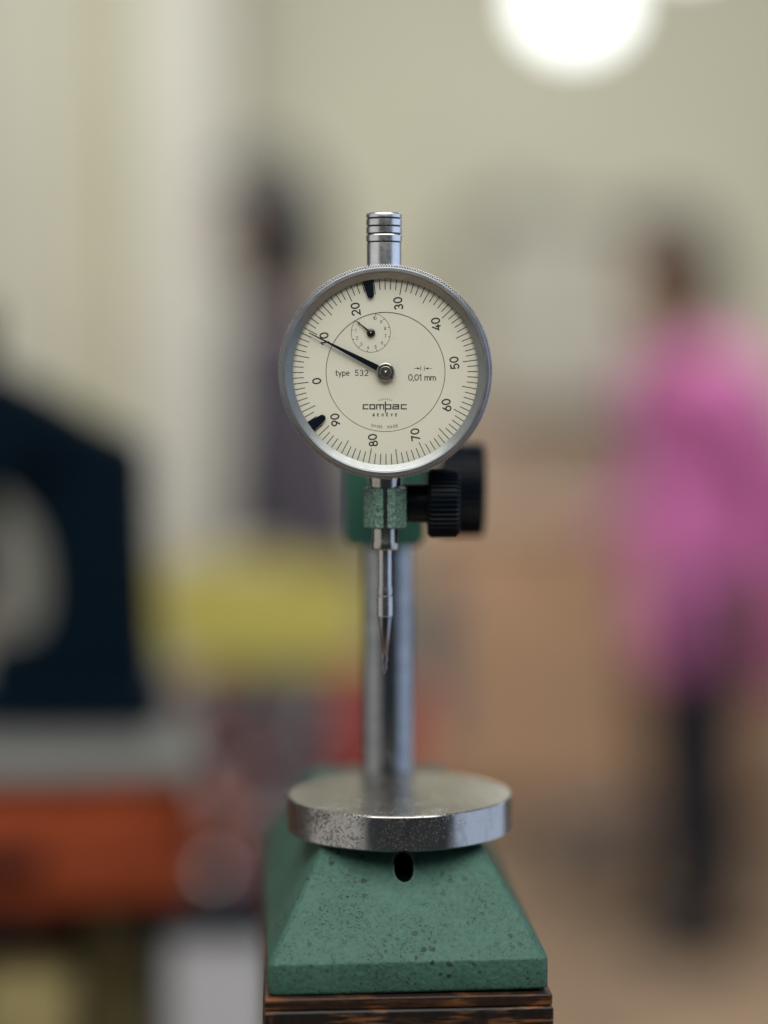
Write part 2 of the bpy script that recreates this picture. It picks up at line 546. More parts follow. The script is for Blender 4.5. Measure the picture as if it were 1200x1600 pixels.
M['skin'] = plain('skin', (0.42, 0.24, 0.16), 0.5, 0, 0.08, 20)
M['skin_dark'] = plain('brown_skin', (0.27, 0.14, 0.08), 0.5, 0, 0.08, 20)
M['hair'] = plain('dark_hair', (0.012, 0.011, 0.012), 0.5, 0, 0.3, 60)
M['pink'] = plain('magenta_cotton', (0.52, 0.135, 0.37), 0.8, 0, 0.10, 10)
M['mauve'] = plain('mauve_grey_cotton', (0.06, 0.053, 0.072), 0.8, 0, 0.15, 8)
M['trouser'] = plain('dark_navy_cloth', (0.010, 0.013, 0.022), 0.9, 0, 0.2, 12)
M['shoe'] = plain('black_leather', (0.012, 0.011, 0.011), 0.4, 0, 0.1, 30)
M['lips'] = plain('lips', (0.35, 0.13, 0.10), 0.5, 0, 0.05, 30)
M['eye'] = plain('eye_dark', (0.02, 0.015, 0.012), 0.2, 0, 0.05, 30)
M['cord'] = plain('white_lamp_metal', (0.6, 0.6, 0.58), 0.4, 0, 0.05, 30)

# ------------------------------------------------------------------ the room behind (setting)
def struct(name, me, mat, parent=None):
    o = link(name, me, mat, parent)
    if parent is None:
        o["kind"] = "structure"
    return o

WALL_Y = 7.0
struct('floor', box_me(-6, 6, -1.5, WALL_Y + 0.1, -0.05, 0.0), M['floor'])
struct('wall_back', box_me(-6, 6, WALL_Y, WALL_Y + 0.12, 0.0, 3.3), M['wall'])

def px_box(name, x0, x1, y0, y1, Y, depth, mat, parent=None, to_floor=False, bev=0.006):
    """a box whose front spans photograph columns x0..x1, rows y0..y1 at distance Y"""
    a, b = W(x0, y1, Y), W(x1, y0, Y)
    z0 = 0.0 if to_floor else a.z
    cx = (a.x + b.x) / 2
    w = (b.x - a.x) / 2
    base = Vector((cx, Y, z0))
    me = box_me(-w, w, 0, depth, 0, b.z - z0)
    o = link(name, me, mat, parent)
    if parent is None:
        o.location = base
    else:
        o.location = base - parent.location
    if bev:
        m = o.modifiers.new('bevel', 'BEVEL'); m.width = bev; m.segments = 2
    return o

def room_piece(x0, x1, y0, Y, depth, mat, name, label, cat):
    a, b = W(x0, 600, Y), W(x1, 600, Y)
    top = W(600, y0, Y).z if y0 is not None else 3.3
    t = thing(name, label, cat, ((a.x + b.x) / 2, Y, 0))
    return t, (b.x - a.x) / 2, top

# tall pale cupboard at the far left with two doors
t, w, top = room_piece(-120, 128, -140, 6.3, 0.4, None, 'tall_cupboard', 'tall pale cream cupboard at the far left behind the black press', 'cupboard')
link('carcass', box_me(-w, w, 0.02, 0.5, 0.0, top), M['wall_pale'], t)
for s in (-1, 1):
    dd = link('door', box_me(-w / 2 + 0.004, w / 2 - 0.004, 0, 0.02, 0.08, top - 0.03), M['wall_pale'], t, (s * w / 2, -0.001, 0))
    link('handle', tube([(-s * (w / 2 - 0.04), -0.03, 1.0), (-s * (w / 2 - 0.04), -0.03, 1.16)], 0.008), M['cab_grey'], dd)
# olive door in the back wall
t, w, top = room_piece(118, 216, -60, 6.42, 0.1, None, 'olive_door', 'narrow olive green door beside the white pillar', 'door')
link('leaf', box_me(-w, w, 0, 0.04, 0.01, top), M['wall_olive'], t)
link('frame', box_me(-w - 0.03, w + 0.03, 0.045, 0.5, 0, top + 0.05), M['wall_pale'], t)
link('handle', tube([(w - 0.05, -0.04, 1.0), (w - 0.05, -0.04, 1.12)], 0.009), M['cab_grey'], t)
# white pillar
t, w, top = room_piece(214, 346, None, 6.35, 0.5, None, 'wall_pillar', 'wide grey white wall pillar rising left of the person in grey', 'pillar')
bevel(link('shaft', box_me(-w, w, 0, 0.6, 0.12, 3.3), M['wall_white'], t), 0.02)
bevel(link('plinth', box_me(-w - 0.02, w + 0.02, -0.02, 0.6, 0, 0.12), M['wall_white'], t), 0.01)

# grey wall cabinet, right
t, w, top = room_piece(752, 1010, 350, 6.55, 0.4, None, 'grey_cabinet', 'grey cabinet with a dark top against the cream wall', 'cabinet')
zb = W(600, 640, 6.55).z
link('carcass', box_me(-w, w, 0.02, 0.42, zb, top), M['cab_grey'], t)
link('top_board', box_me(-w - 0.05, w - 0.05, 0.0, 0.42, top, top + 0.035), M['cab_dark'], t)
for s in (-1, 1):
    dd = link('door', box_me(-w / 2 + 0.004, w / 2 - 0.004, 0, 0.02, 0, top - zb - 0.02), M['cab_grey'], t, (s * w / 2, -0.001, zb + 0.01))
    link('handle', tube([(-s * (w / 2 - 0.04), -0.02, 0.2), (-s * (w / 2 - 0.04), -0.02, 0.3)], 0.007), M['cab_dark'], dd)
link('box_on_top', box_me(-w * 0.8, -w * 0.35, 0.05, 0.35, top + 0.036, top + 0.10), M['cab_dark'], t)
# tan wooden counter below it
t, w, top = room_piece(640, 1260, 800, 6.3, 0.6, None, 'wooden_counter', 'long tan wooden counter with panelled doors along the back wall', 'counter')
link('carcass', box_me(-w, w, 0.02, 0.6, 0.06, top - 0.03), M['tan'], t)
link('worktop', box_me(-w - 0.02, w + 0.02, -0.03, 0.62, top - 0.03, top), M['tan_pink'], t)
for k in range(4):
    x = -w + (k + 0.5) * w / 2
    dd = link('door', box_me(-w / 4 + 0.005, w / 4 - 0.005, 0, 0.02, 0.1, top - 0.05), M['tan'], t, (x, -0.001, 0))
    link('handle', tube([(w / 4 - 0.05, -0.02, top - 0.25), (w / 4 - 0.05, -0.02, top - 0.15)], 0.007), M['cab_dark'], dd)
# rose board added for the pinkish reflection between wall and counter
t, w, top = room_piece(690, 960, 560, 6.75, 0.02, None, 'added_board', 'rose beige board added for the pinkish reflection left of the magenta shirt', 'board')
zb = W(600, 800, 6.3).z
link('panel', box_me(-w, w, 0, 0.02, zb + 0.002, top), M['tan_pink'], t)
link('edge_strip', box_me(-w - 0.01, -w, -0.004, 0.024, zb + 0.002, top), M['tan'], t)

# small dark stool and parts on the floor right
def stool(px, py_top, Y, r, mat, label):
    p = W(px, py_top, Y)
    t = thing('low_stool', label, 'stool', (p.x, Y, 0))
    link('seat', lathe([(0, p.z - 0.04), (r * .96, p.z - 0.04), (r, p.z - 0.03), (r, p.z - 0.008), (r * .97, p.z), (0, p.z)], 40), mat, t, smooth=40)
    for k in range(4):
        a = pi / 4 + k * pi / 2
        link('leg', tube([(r * .6 * cos(a), r * .6 * sin(a), p.z - 0.04), (r * 1.0 * cos(a), r * 1.0 * sin(a), 0)], 0.018), M['cab_dark'], t)
    return t
stool(925, 1270, 5.6, 0.15, M['slate'], 'low slate grey stool on the brown floor left of the dark trousers')
p = W(872, 1262, 5.9)
t = thing('cloth_bundle', 'pale tan bundle on the floor behind the low stool', 'bundle', (p.x, 5.9, 0))
link('sack', lathe([(0.0, 0), (0.085, 0.0), (0.10, 0.08), (0.09, p.z * 0.7), (0.05, p.z), (0.0, p.z + 0.01)], 20), M['tan_pink'], t, smooth=60)
link('tie', lathe([(0.052, p.z - 0.03), (0.06, p.z - 0.02), (0.052, p.z - 0.01)], 20), M['brown'], t, smooth=60)

# pendant lamps
def pendant(px, py, Y, r, label):
    p = W(px, py, Y)
    t = thing('pendant_lamp', label, 'lamp', (p.x, Y, p.z), 0, 'lit ceiling lamps')
    pr = [(r * sin(a) * 1.12, -r * cos(a) * 0.92) for a in [pi * k / 24 for k in range(25)]]
    link('globe', lathe(pr, 40), M['globe'], t, smooth=179)
    link('cap', lathe([(0, r * .90), (r * .45, r * .88), (r * .42, r * 1.05), (0.012, r * 1.15), (0, r * 1.15)], 24), M['cord'], t, smooth=40)
    link('rod', tube([(0, 0, r * 1.1), (0, 0, 3.3 - p.z)], 0.007), M['cord'], t)
    return t
pendant(898, 6, 4.2, 0.084, 'large lit white globe lamp at the top right of the picture')
pendant(1075, -125, 5.2, 0.10, 'second white globe lamp barely showing above the top edge')

# ------------------------------------------------------------------ people in the background
def skin_mesh(name, verts, edges, radii, roots, sub=2):
    me = bpy.data.meshes.new(name)
    me.from_pydata(verts, edges, [])
    o = bpy.data.objects.new(name, me)
    COL.objects.link(o)
    o.modifiers.new('skin', 'SKIN')
    sv = me.skin_vertices[0].data
    for i, r in enumerate(radii):
        sv[i].radius = r if isinstance(r, tuple) else (r, r)
        sv[i].use_root = i in roots
    s = o.modifiers.new('sub', 'SUBSURF'); s.levels = s.render_levels = sub
    baked(o)
    return o

def chain_builder():
    V, E, R, roots = [], [], [], []
    def add(pts, start=None):
        prev = start
        ids = []
        for (p, r) in pts:
            V.append(p); R.append(r); i = len(V) - 1
            if prev is not None: E.append((prev, i))
            else: roots.append(i)
            prev = i; ids.append(i)
        return ids
    return V, E, R, roots, add

def head_mesh(c, scale, turn, skin):
    """head with brow, nose, chin and ears; faces -y before turning"""
    bm = bmesh.new()
    bmesh.ops.create_uvsphere(bm, u_segments=32, v_segments=24, radius=1.0)
    for v in bm.verts:
        x, y, z = v.co
        fr = max(0, -y)
        x *= 0.075 * (1 - 0.28 * max(0, -z) * (1 - 0.3 * fr)); yy = y * 0.095; zz = z * 0.118
        if z < -0.2: yy += 0.010 * (-z) * (1 if y > 0 else -0.2); 
        if z < -0.5 and y > 0: yy *= 0.75
        g = math.exp(-((x / 0.014) ** 2)) * fr
        yy -= 0.022 * g * math.exp(-((zz + 0.018) / 0.018) ** 2)              # nose
        yy -= 0.006 * g * math.exp(-((zz + 0.055) / 0.012) ** 2)              # lips
        yy -= 0.012 * g * math.exp(-((zz + 0.095) / 0.02) ** 2)               # chin
        for s in (-1, 1):
            yy += 0.010 * fr * math.exp(-(((x - s * 0.032) / 0.013) ** 2 + ((zz - 0.004) / 0.011) ** 2))
        yy -= 0.005 * fr * math.exp(-((zz - 0.026) / 0.01) ** 2)
        v.co = (x, yy, zz)
    for s in (-1, 1):
        mt = Matrix.Translation((s * 0.076, 0.01, -0.008)) @ Matrix.Rotation(s * 0.35, 4, 'Z') @ Matrix.Diagonal((0.010, 0.020, 0.033, 1))
        bmesh.ops.create_uvsphere(bm, u_segments=12, v_segments=8, radius=1.0, matrix=mt)
    bmesh.ops.transform(bm, matrix=Matrix.Translation(c) @ Matrix.Rotation(turn, 4, 'Z') @ Matrix.Scale(scale, 4), verts=bm.verts)
    me = bpy.data.meshes.new('head'); bm.to_mesh(me); bm.free()
    return me

def person(px, Y, height, label, turn, shirt, skin, long_hem, arms, trouser=None, lean=0.0, long_hair=1.0, full=0.0, legs=1.0, hair_size=1.0):
    base = W(px, 800, Y)
    t = thing('person', label, 'person', (base.x, Y, 0), turn)
    h = height / 1.75
    def L(p):
        q = Vector(p)
        q.y -= lean * max(0.0, q.z - 0.95)
        return q * h
    def S(p): return tuple(L(p))
    hip, knee, ank = 0.92, 0.50, 0.09
    V, E, R, roots, add = chain_builder()
    sp = add([(S((0, 0.0, 0.95)), (.15 * h, .10 * h)), (S((0, 0.01, 1.15)), (.125 * h, .09 * h)), (S((0, 0.01, 1.33)), (.15 * h, .10 * h)),
              (S((0, 0.01, 1.44)), (.10 * h, .075 * h)), (S((0, 0.0, 1.50)), .052 * h), (S((0, -0.01, 1.57)), .050 * h)])
    for s in (-1, 1):
        add([(S((s * 0.095, 0, 0.86)), .088 * h), (S((s * 0.10, -0.01, 0.70)), .078 * h), (S((s * 0.10, -0.01, knee)), .055 * h),
             (S((s * 0.10, 0.015, 0.34)), .054 * h), (S((s * 0.10, 0.02, ank)), .036 * h), (S((s * 0.105, -0.02, 0.045)), .040 * h),
             (S((s * 0.11, -0.11, 0.030)), .030 * h)], sp[0])
        sh, el, wr = arms[s]
        ids = add([(S(sh), .056 * h), (S(el), .040 * h), (S(wr), .026 * h)], sp[3])
        d = (Vector(wr) - Vector(el)).normalized()
        side = d.cross(Vector((s, 0.3, 0.2))).normalized()
        pal = Vector(wr) + d * 0.045
        add([(S(pal), (.038 * h, .018 * h)), (S(pal + d * 0.035), (.040 * h, .015 * h))], ids[-1])
        nrm = d.cross(side).normalized()
        for k, (off, ln) in enumerate(((-.030, .075), (-.010, .088), (.010, .082), (.029, .064))):
            a = pal + d * 0.03 + side * off
            add([(S(a), .0095 * h), (S(a + d * ln * .55 + nrm * .008), .0088 * h), (S(a + d * ln * .9 + nrm * .028), .0075 * h)])
        a = pal + d * -0.015 - side * 0.025
        add([(S(a), .011 * h), (S(a - side * .028 + d * .025), .010 * h), (S(a - side * .034 + d * .055), .0085 * h)])
    b = skin_mesh('body', V, E, R, roots)
    hm = head_mesh(L((0, -0.02, 1.635)), h, 0, skin)
    bm = bmesh.new(); bm.from_mesh(b.data); bm.from_mesh(hm); bm.to_mesh(b.data); bm.free()
    b.data.materials.clear(); b.data.materials.append(skin); b.data.shade_smooth(); b.parent = t
    # trousers
    V, E, R, roots, add = chain_builder()
    r0 = add([(S((0, 0, 1.02)), (.155 * h, .115 * h)), (S((0, 0, 0.93)), (.165 * h, .12 * h))])
    for s in (-1, 1):
        add([(S((s * 0.095, 0, 0.84)), .103 * h * legs), (S((s * 0.10, -0.01, 0.68)), .092 * h * legs), (S((s * 0.10, -0.01, knee)), .073 * h * legs),
             (S((s * 0.10, 0.012, 0.30)), .068 * h * legs), (S((s * 0.10, 0.015, 0.07)), .062 * h * legs)], r0[-1])
    o = skin_mesh('trousers', V, E, R, roots)
    o.data.materials.append(trouser or M['trouser']); o.data.shade_smooth(); o.parent = t
    # shirt
    V, E, R, roots, add = chain_builder()
    q = add([(S((0, full * .5, long_hem)), (.235 * h, (.19 + full * .5) * h)), (S((0, full * .6, long_hem + 0.15)), (.22 * h, (.18 + full * .6) * h)), (S((0, 0.01 + full * .6, 1.15)), (.168 * h, (.15 + full * .6) * h)),
             (S((0, 0.01 + full * .4, 1.33)), (.175 * h, (.12 + full * .4) * h)), (S((0, 0.01, 1.44)), (.12 * h, .09 * h)), (S((0, 0.005, 1.485)), (.066 * h, .066 * h))])
    for s in (-1, 1):
        sh, el, wr = arms[s]
        w2 = Vector(el).lerp(Vector(wr), 0.85)
        add([(S(sh), .074 * h), (S(el), .058 * h), (S(tuple(w2)), .045 * h)], q[4])
    o = skin_mesh('shirt', V, E, R, roots)
    o.data.materials.append(shirt); o.data.shade_smooth(); o.parent = t
    # hair
    bm = bmesh.new()
    bmesh.ops.create_uvsphere(bm, u_segments=28, v_segments=20, radius=1.0)
    kill = [v for v in bm.verts if (v.co.y < -0.35 and v.co.z < 0.38) or v.co.z < -0.75]
    bmesh.ops.delete(bm, geom=kill, context='VERTS')
    for v in bm.verts:
        if v.co.z < 0 and v.co.y > -0.2: v.co.z *= long_hair
        k = 1 + 0.05 * sin(v.co.x * 19) * sin(v.co.z * 17 + v.co.y * 13)
        v.co = Vector((v.co.x * 0.098 * k, v.co.y * 0.120 * k, v.co.z * 0.145 * k)) * h * hair_size + L((0, -0.012, 1.645))
    me = bpy.data.meshes.new('hair'); bm.to_mesh(me); bm.free()
    o = link('hair', me, M['hair'], t, smooth=179)
    sm = o.modifiers.new('solid', 'SOLIDIFY'); sm.thickness = 0.012
    for s in (-1, 1):
        e = link('eye', lathe([(0.011 * sin(pi * k / 8), -0.011 * cos(pi * k / 8)) for k in range(9)], 14, 'z'), M['eye'], t, tuple(L((s * 0.032, -0.098, 1.64))), smooth=179)
        V = [(s * 0.105, 0.0, 0.0)]
        shoe = link('shoe', lathe([(0.0, 0.0), (0.052, 0.0), (0.055, 0.02), (0.045, 0.06), (0.02, 0.085), (0.0, 0.09)], 20), M['shoe'], t, tuple(Vector((s * 0.105, -0.045, 0)) * h), smooth=50)
        shoe.scale = (0.9 * h, 2.35 * h, h)
    link('mouth', lathe([(0.018 * sin(pi * k / 8), -0.006 * cos(pi * k / 8)) for k in range(9)], 14, 'z'), M['lips'], t, tuple(L((0, -0.112, 1.578))), smooth=179)
    return t

person(1090, 5.0, 1.75, 'person in magenta shirt and dark trousers standing at right with head bent', radians(-68), M['pink'], M['skin_dark'], 0.62,
       {-1: ((-.19, 0.0, 1.41), (-.28, .06, 1.12), (-.24, -.16, 0.96)), 1: ((.19, 0.0, 1.41), (.29, .12, 1.14), (.28, .05, 0.88))}, None, 0.11, 1.3, 0.17, 1.08, 1.15)
person(468, 4.45, 1.84, 'person in mauve grey clothes with dark hair standing left of the dial', radians(-100), M['mauve'], M['skin_dark'], 0.80,
       {-1: ((-.16, 0.0, 1.40), (-.20, .0, 1.12), (-.17, -.08, 0.90)), 1: ((.16, 0.0, 1.40), (.20, .0, 1.12), (.17, -.08, 0.90))}, M['slate'], 0.08, 2.6, 0.0, 1.0, 1.08)

# ------------------------------------------------------------------ near left bench and what stands on it
BZ = W(100, 1125, 1.30).z                   # grey worktop height
t = thing('repair_bench', 'bench with light grey top and orange front at the lower left', 'bench', (-0.46, 1.30, 0), radians(8))
bevel(link('worktop', box_me(-0.55, 0.335, -0.18, 0.55, BZ - 0.012, BZ), M['bench_top'], t), 0.003)
bevel(link('apron', box_me(-0.54, 0.330, -0.172, -0.156, BZ - 0.086, BZ - 0.014), M['orange'], t), 0.003)
for (x0, x1, mk) in ((-0.53, 0.10, 'orange_deep'), (0.108, 0.322, 'orange')):
    d = bevel(link('drawer', box_me(x0, x1, -0.182, -0.1725, BZ - 0.080, BZ - 0.026), M[mk], t), 0.002)
    link('pull', tube([((x0 + x1) / 2 - .03, -0.19, BZ - .052), ((x0 + x1) / 2 + .03, -0.19, BZ - .052)], .005), M['machine'], d)
for (x, y) in ((-0.50, -0.09), (0.28, -0.09), (-0.50, 0.5), (0.28, 0.5)):
    link('leg', box_me(x - 0.025, x + 0.025, y - 0.025, y + 0.025, 0, BZ - 0.013), M['machine'], t)
link('shelf', box_me(-0.52, 0.31, -0.15, 0.52, BZ - 0.262, BZ - 0.245), M['maroon'], t)
SHELF = BZ - 0.245

# black C-frame press on the bench
t = thing('bench_press', 'black cast iron press with a curved arm at the left edge', 'press', (W(178, 1100, 1.30).x, 1.30, BZ))
u = 1.30 / F * 1.0
def c_outline():
    # side view outline in photograph pixels of the press relative to column foot (165, 1120)
    pts = [(-200, -10), (72, -10), (72, 30), (66, 120), (60, 300), (58, 400), (52, 428), (30, 440), (-30, 470), (-100, 512), (-170, 545), (-230, 560),
           (-230, 360), (-170, 352), (-145, 335), (-118, 300), (-104, 260), (-100, 200), (-104, 160), (-122, 128), (-200, 112)]
    return [(x * u, (y + 10) * u) for (x, y) in pts]
o = bevel(link('frame', prism(c_outline(), -0.028, 0.028, 'y'), M['machine'], t), 0.006)
bevel(link('foot', box_me(-0.10, 0.032, -0.055, 0.055, 0.0, 0.02), M['machine'], t), 0.004)
link('ram', box_me(-0.098, -0.074, -0.012, 0.012, 0.075, 0.26), M['machine'], t)
link('pinion_shaft', tube([(-0.04, -0.05, 0.178), (-0.04, 0.05, 0.178)], 0.012, 16), M['machine'], t)
a, b = W(-80, 800, 1.75), W(122, 800, 1.75)
t = thing('added_board', 'added grey panel standing in for the shaded wall behind the black press', 'board', ((a.x + b.x) / 2, 1.75, BZ))  # panel added to darken the view through the press opening
bevel(link('panel', box_me((a.x - b.x) / 2, (b.x - a.x) / 2, 0, .012, 0.012, W(0, 770, 1.75).z - BZ), M['panel_shade'], t), .002)
for s_ in (-1, 1):
    link('foot', box_me(s_ * .03 - .006, s_ * .03 + .006, -.04, .05, 0, .011), M['brown'], t)
# orange oil can and metal parts: clutter between bench and stand
def crate(px0, px1, py0, py1, Y, d, mat, name, label, cat, lid=None, rz=0):
    a, b = W(px0, py1, Y), W(px1, py0, Y)
    w, hgt = (b.x - a.x) / 2, b.z - a.z
    t = thing(name, label, cat, ((a.x + b.x) / 2, Y, a.z), rz)
    body = link('body', box_me(-w, w, 0, d, 0, hgt), mat, t)
    bevel(body, 0.004)
    if lid:
        bevel(link('lid', box_me(-w - 0.004, w + 0.004, -0.004, d + 0.004, hgt + 0.001, hgt + max(0.012, hgt * 0.12)), lid, t), 0.003)
    return t, w, hgt, d

# second bench, further back, carrying the yellow tray and the red things
B2 = W(400, 1395, 1.62).z
t = thing('rear_bench', 'dark maroon bench crowded with metal parts behind the stand', 'bench', (-0.10, 1.62, 0))
link('worktop', box_me(-0.30, 0.12, 0, 0.75, B2 - 0.03, B2), M['maroon'], t)
for (x, y) in ((-0.27, 0.04), (0.09, 0.04), (-0.27, 0.7), (0.09, 0.7)):
    link('leg', box_me(x - 0.02, x + 0.02, y - 0.02, y + 0.02, 0, B2 - 0.031), M['brown'], t)
def on(t, z):
    t.location.z = z
    return t
# stack on the rear bench: dark chest, yellow tray, pale paper
ca = W(300, 1038, 2.15); cb = W(560, 1038, 2.15)
t = thing('parts_chest', 'dark brown chest of drawers under the yellow tray', 'chest', ((ca.x + cb.x) / 2, 2.15, B2))
cw, chh = (cb.x - ca.x) / 2, ca.z - B2
link('carcass', box_me(-cw, cw, 0.01, 0.2, 0, chh), M['maroon'], t)
for k in range(3):
    d = link('drawer', box_me(-cw + .006, cw - .006, 0, 0.012, 0.004, chh / 3 - 0.004), M['cab_dark'] if k != 1 else M['maroon'], t, (0, -0.003, k * chh / 3))
    for s in (-1, 1):
        link('knob', lathe([(0, -0.02), (0.008, -0.018), (0.009, -0.01), (0.004, 0), (0, 0)], 14, 'y'), M['metal_part'], d, (s * cw * 0.5, 0, chh / 6), smooth=50)
TT = W(400, 1036, 2.15).z
ya, yb = W(236, 1036, 2.13), W(572, 908, 2.13)
t = thing('yellow_tray', 'yellow plastic tray lying on the dark chest', 'tray', ((ya.x + yb.x) / 2, 2.13, TT))
w, hh = (yb.x - ya.x) / 2, yb.z - ya.z
for (nm, bx) in (('floor_panel', (-w, w, 0, .22, 0, .006)), ('front', (-w, w, 0, .006, .006, hh)), ('back', (-w, w, .214, .22, .006, hh)),
                 ('side', (-w, -w + .006, .007, .213, .006, hh)), ('side', (w - .006, w, .007, .213, .006, hh))):
    link(nm, box_me(*bx), M['yellow'], t)
pa, pb = W(256, 965, 2.36), W(440, 868, 2.36)
t = thing('paper_pad', 'pale yellow pad of paper standing behind the yellow tray', 'paper pad', ((pa.x + pb.x) / 2, 2.355, TT))
bevel(link('sheets', box_me(-(pb.x - pa.x) / 2, (pb.x - pa.x) / 2, 0, 0.012, 0, pb.z - TT), M['yellow_pale'], t), 0.001)
link('binding', box_me(-(pb.x - pa.x) / 2, (pb.x - pa.x) / 2, -0.001, 0.013, pb.z - TT + .0005, pb.z - TT + 0.008), M['wall_pale'], t)

def can(px0, px1, py0, Y, mat, name, label, cat, z0, cap=None):
    a, b = W(px0, py0, Y), W(px1, py0, Y)
    r, hgt = (b.x - a.x) / 2, a.z - z0
    t = thing(name, label, cat, ((a.x + b.x) / 2, Y, z0))
    link('body', lathe([(0, 0), (r * .97, 0), (r, .004), (r, hgt * .86), (r * .9, hgt * .93), (0, hgt * .93)], 40), mat, t, smooth=40)
    link('cap', lathe([(0, hgt * .931), (r * .45, hgt * .931), (r * .45, hgt * .99), (r * .4, hgt), (0, hgt)], 30), cap or mat, t, smooth=40)
    return t
can(520, 602, 1035, 1.85, M['red'], 'red_can', 'deep red can seen left of the steel column', 'can', B2)
can(605, 676, 1056, 1.90, M['salmon'], 'orange_can', 'orange can showing right of the steel column', 'can', B2)
can(650, 708, 895, 2.28, M['slate'], 'slate_bottle', 'tall slate blue bottle behind the orange can', 'bottle', B2, M['cab_dark'])
# pile of metal parts
parts = [(300, 1285, 1.70, .034, 'metal_part', 'bare metal ring leaning on the red brown parts'),
         (392, 1235, 1.74, .022, 'metal_part', 'small shiny pinkish ball bearing among the parts'),
         (345, 1170, 1.85, .040, 'maroon', 'dark maroon pulley behind the ball bearing'),
         (440, 1190, 1.80, .034, 'mauve', 'mauve grey ring close to the steel plate'),
         (270, 1120, 1.95, .038, 'mauve', 'mauve grey wheel below the paper pad'),
         (460, 1110, 1.98, .034, 'slate', 'slate grey wheel in front of the drawers'),
         (375, 1340, 1.66, .026, 'maroon', 'maroon wheel at the front edge of the maroon bench'),
         (285, 1395, 1.66, .020, 'mauve', 'small mauve wheel at the front corner of the maroon bench')]
for (px, py, Y, r, mt, lb) in parts:
    p = W(px, py, Y)
    z0 = max(p.z - r, B2)
    t = thing('spokewheel', lb, 'machine part', (p.x, Y, z0), random.uniform(-.6, .6))  # spoked machine wheel, one of the pile of parts
    link('rim', lathe([(r * .72, -.008), (r, -.008), (r, .008), (r * .72, .008)], 32, 'y', closed=True), M[mt], t, (0, 0, r), smooth=40)
    link('hub', lathe([(0, -.012), (r * .3, -.012), (r * .3, .012), (0, .012)], 24, 'y'), M[mt], t, (0, 0, r), smooth=40)
    for k in range(5):
        a = 2 * pi * k / 5
        link('spoke', tube([(r * .25 * cos(a), 0, r + r * .25 * sin(a)), (r * .76 * cos(a), 0, r + r * .76 * sin(a))], r * .09, 8), M[mt], t)
    if z0 > B2 + 0.004:
        link('stand_rod', tube([(0, 0, .004), (0, 0, B2 - z0)], r * .35, 12), M['maroon' if mt != 'slate' else 'cab_dark'], t)

# small bright bolts and balls scattered in front of the chest
bits = [(268, 1085, 1.9), (318, 1068, 1.95), (352, 1102, 1.8), (412, 1082, 1.95), (300, 1208, 1.72), (338, 1262, 1.66), (418, 1284, 1.66), (372, 1172, 1.8),
        (262, 1178, 1.7), (432, 1146, 1.85), (488, 1128, 1.9), (258, 1318, 1.66), (330, 1350, 1.65), (402, 1362, 1.65), (462, 1256, 1.7), (500, 1180, 1.85)]
spots = ['bare metal bolt furthest left below the yellow tray', 'red bolt under the left half of the yellow tray', 'slate bolt right of the red one under the tray',
         'maroon bolt under the middle of the yellow tray', 'bare metal bolt left of the small ball bearing', 'orange bolt just below left of the ball bearing',
         'bare metal bolt below the ball bearing close to the steel plate', 'red bolt just above the ball bearing', 'slate bolt at the right end of the orange bench',
         'maroon bolt left of the red can', 'bare metal bolt nearest the red can', 'orange bolt above the white cabinet beside the orange bench',
         'bare metal bolt above the middle of the white cabinet', 'red bolt above the right end of the white cabinet', 'slate bolt hidden close behind the left rim of the steel plate',
         'maroon bolt between red can and steel plate']
for k_, (px, py, Y) in enumerate(bits):
    p = W(px, py, Y)
    r = random.uniform(.009, .016)
    t = thing('machine_bolt', spots[k_], 'bolt', (p.x, Y, B2), 0, 'bolts scattered on the maroon bench')
    hgt = p.z - B2
    mk = M[('metal_part', 'red', 'slate', 'maroon', 'metal_part', 'salmon')[k_ % 6]]
    link('shank', lathe([(0, 0), (r * .5, 0), (r * .5, hgt - r), (0, hgt - r)], 14), mk, t, smooth=40)
    link('head', lathe([(0, hgt - r + .0003), (r, hgt - r + .0003), (r * 1.05, hgt - r * .4), (r * .8, hgt + r * .2), (0, hgt + r * .4)], 20), mk, t, smooth=60)

# white cabinet with a black top, low left
a, b = W(262, 1462, 1.18), W(425, 1425, 1.18)
t = thing('white_cabinet', 'narrow white grey cabinet with a black lid at the bottom left of the wooden block', 'cabinet', ((a.x + b.x) / 2, 1.18, 0))
w = (b.x - a.x) / 2
bevel(link('carcass', box_me(-w, w, 0, .055, 0, a.z), M['white_box'], t), .004)
bevel(link('lid', box_me(-w - .022, w + .004, -.006, .06, a.z + .001, b.z), M['machine'], t), .003)
# boxes on the shelf of the near bench
def shelf_box(px0, px1, py0, Y, mat, label, name, lidm, rz):
    a, b = W(px0, py0, Y), W(px1, py0, Y)
    w, hgt = (b.x - a.x) / 2, a.z - SHELF
    t = thing(name, label, 'box', ((a.x + b.x) / 2, Y, SHELF + 0.001), rz)
    bevel(link('body', box_me(-w, w, 0, .10, 0, hgt * .82), mat, t), .002)
    bevel(link('lid', box_me(-w - .002, w + .002, -.002, .102, hgt * .82 + .0005, hgt), lidm, t), .002)
shelf_box(-30, 105, 1550, 1.16, M['olive'], 'olive yellow box at the lower left corner', 'card_box', M['olive'], 0.1)
shelf_box(-20, 126, 1492, 1.30, M['orange'], 'orange box behind the olive yellow box', 'card_box', M['orange'], 0)
shelf_box(146, 196, 1440, 1.22, M['olive'], 'narrow olive box standing upright under the orange bench front', 'card_box', M['olive'], -0.5)
shelf_box(205, 232, 1480, 1.22, M['machine'], 'narrow black box left of the white cabinet', 'card_box', M['machine'], 0)
shelf_box(236, 272, 1482, 1.26, M['red'], 'small red box beside the white cabinet', 'card_box', M['salmon'], 0)

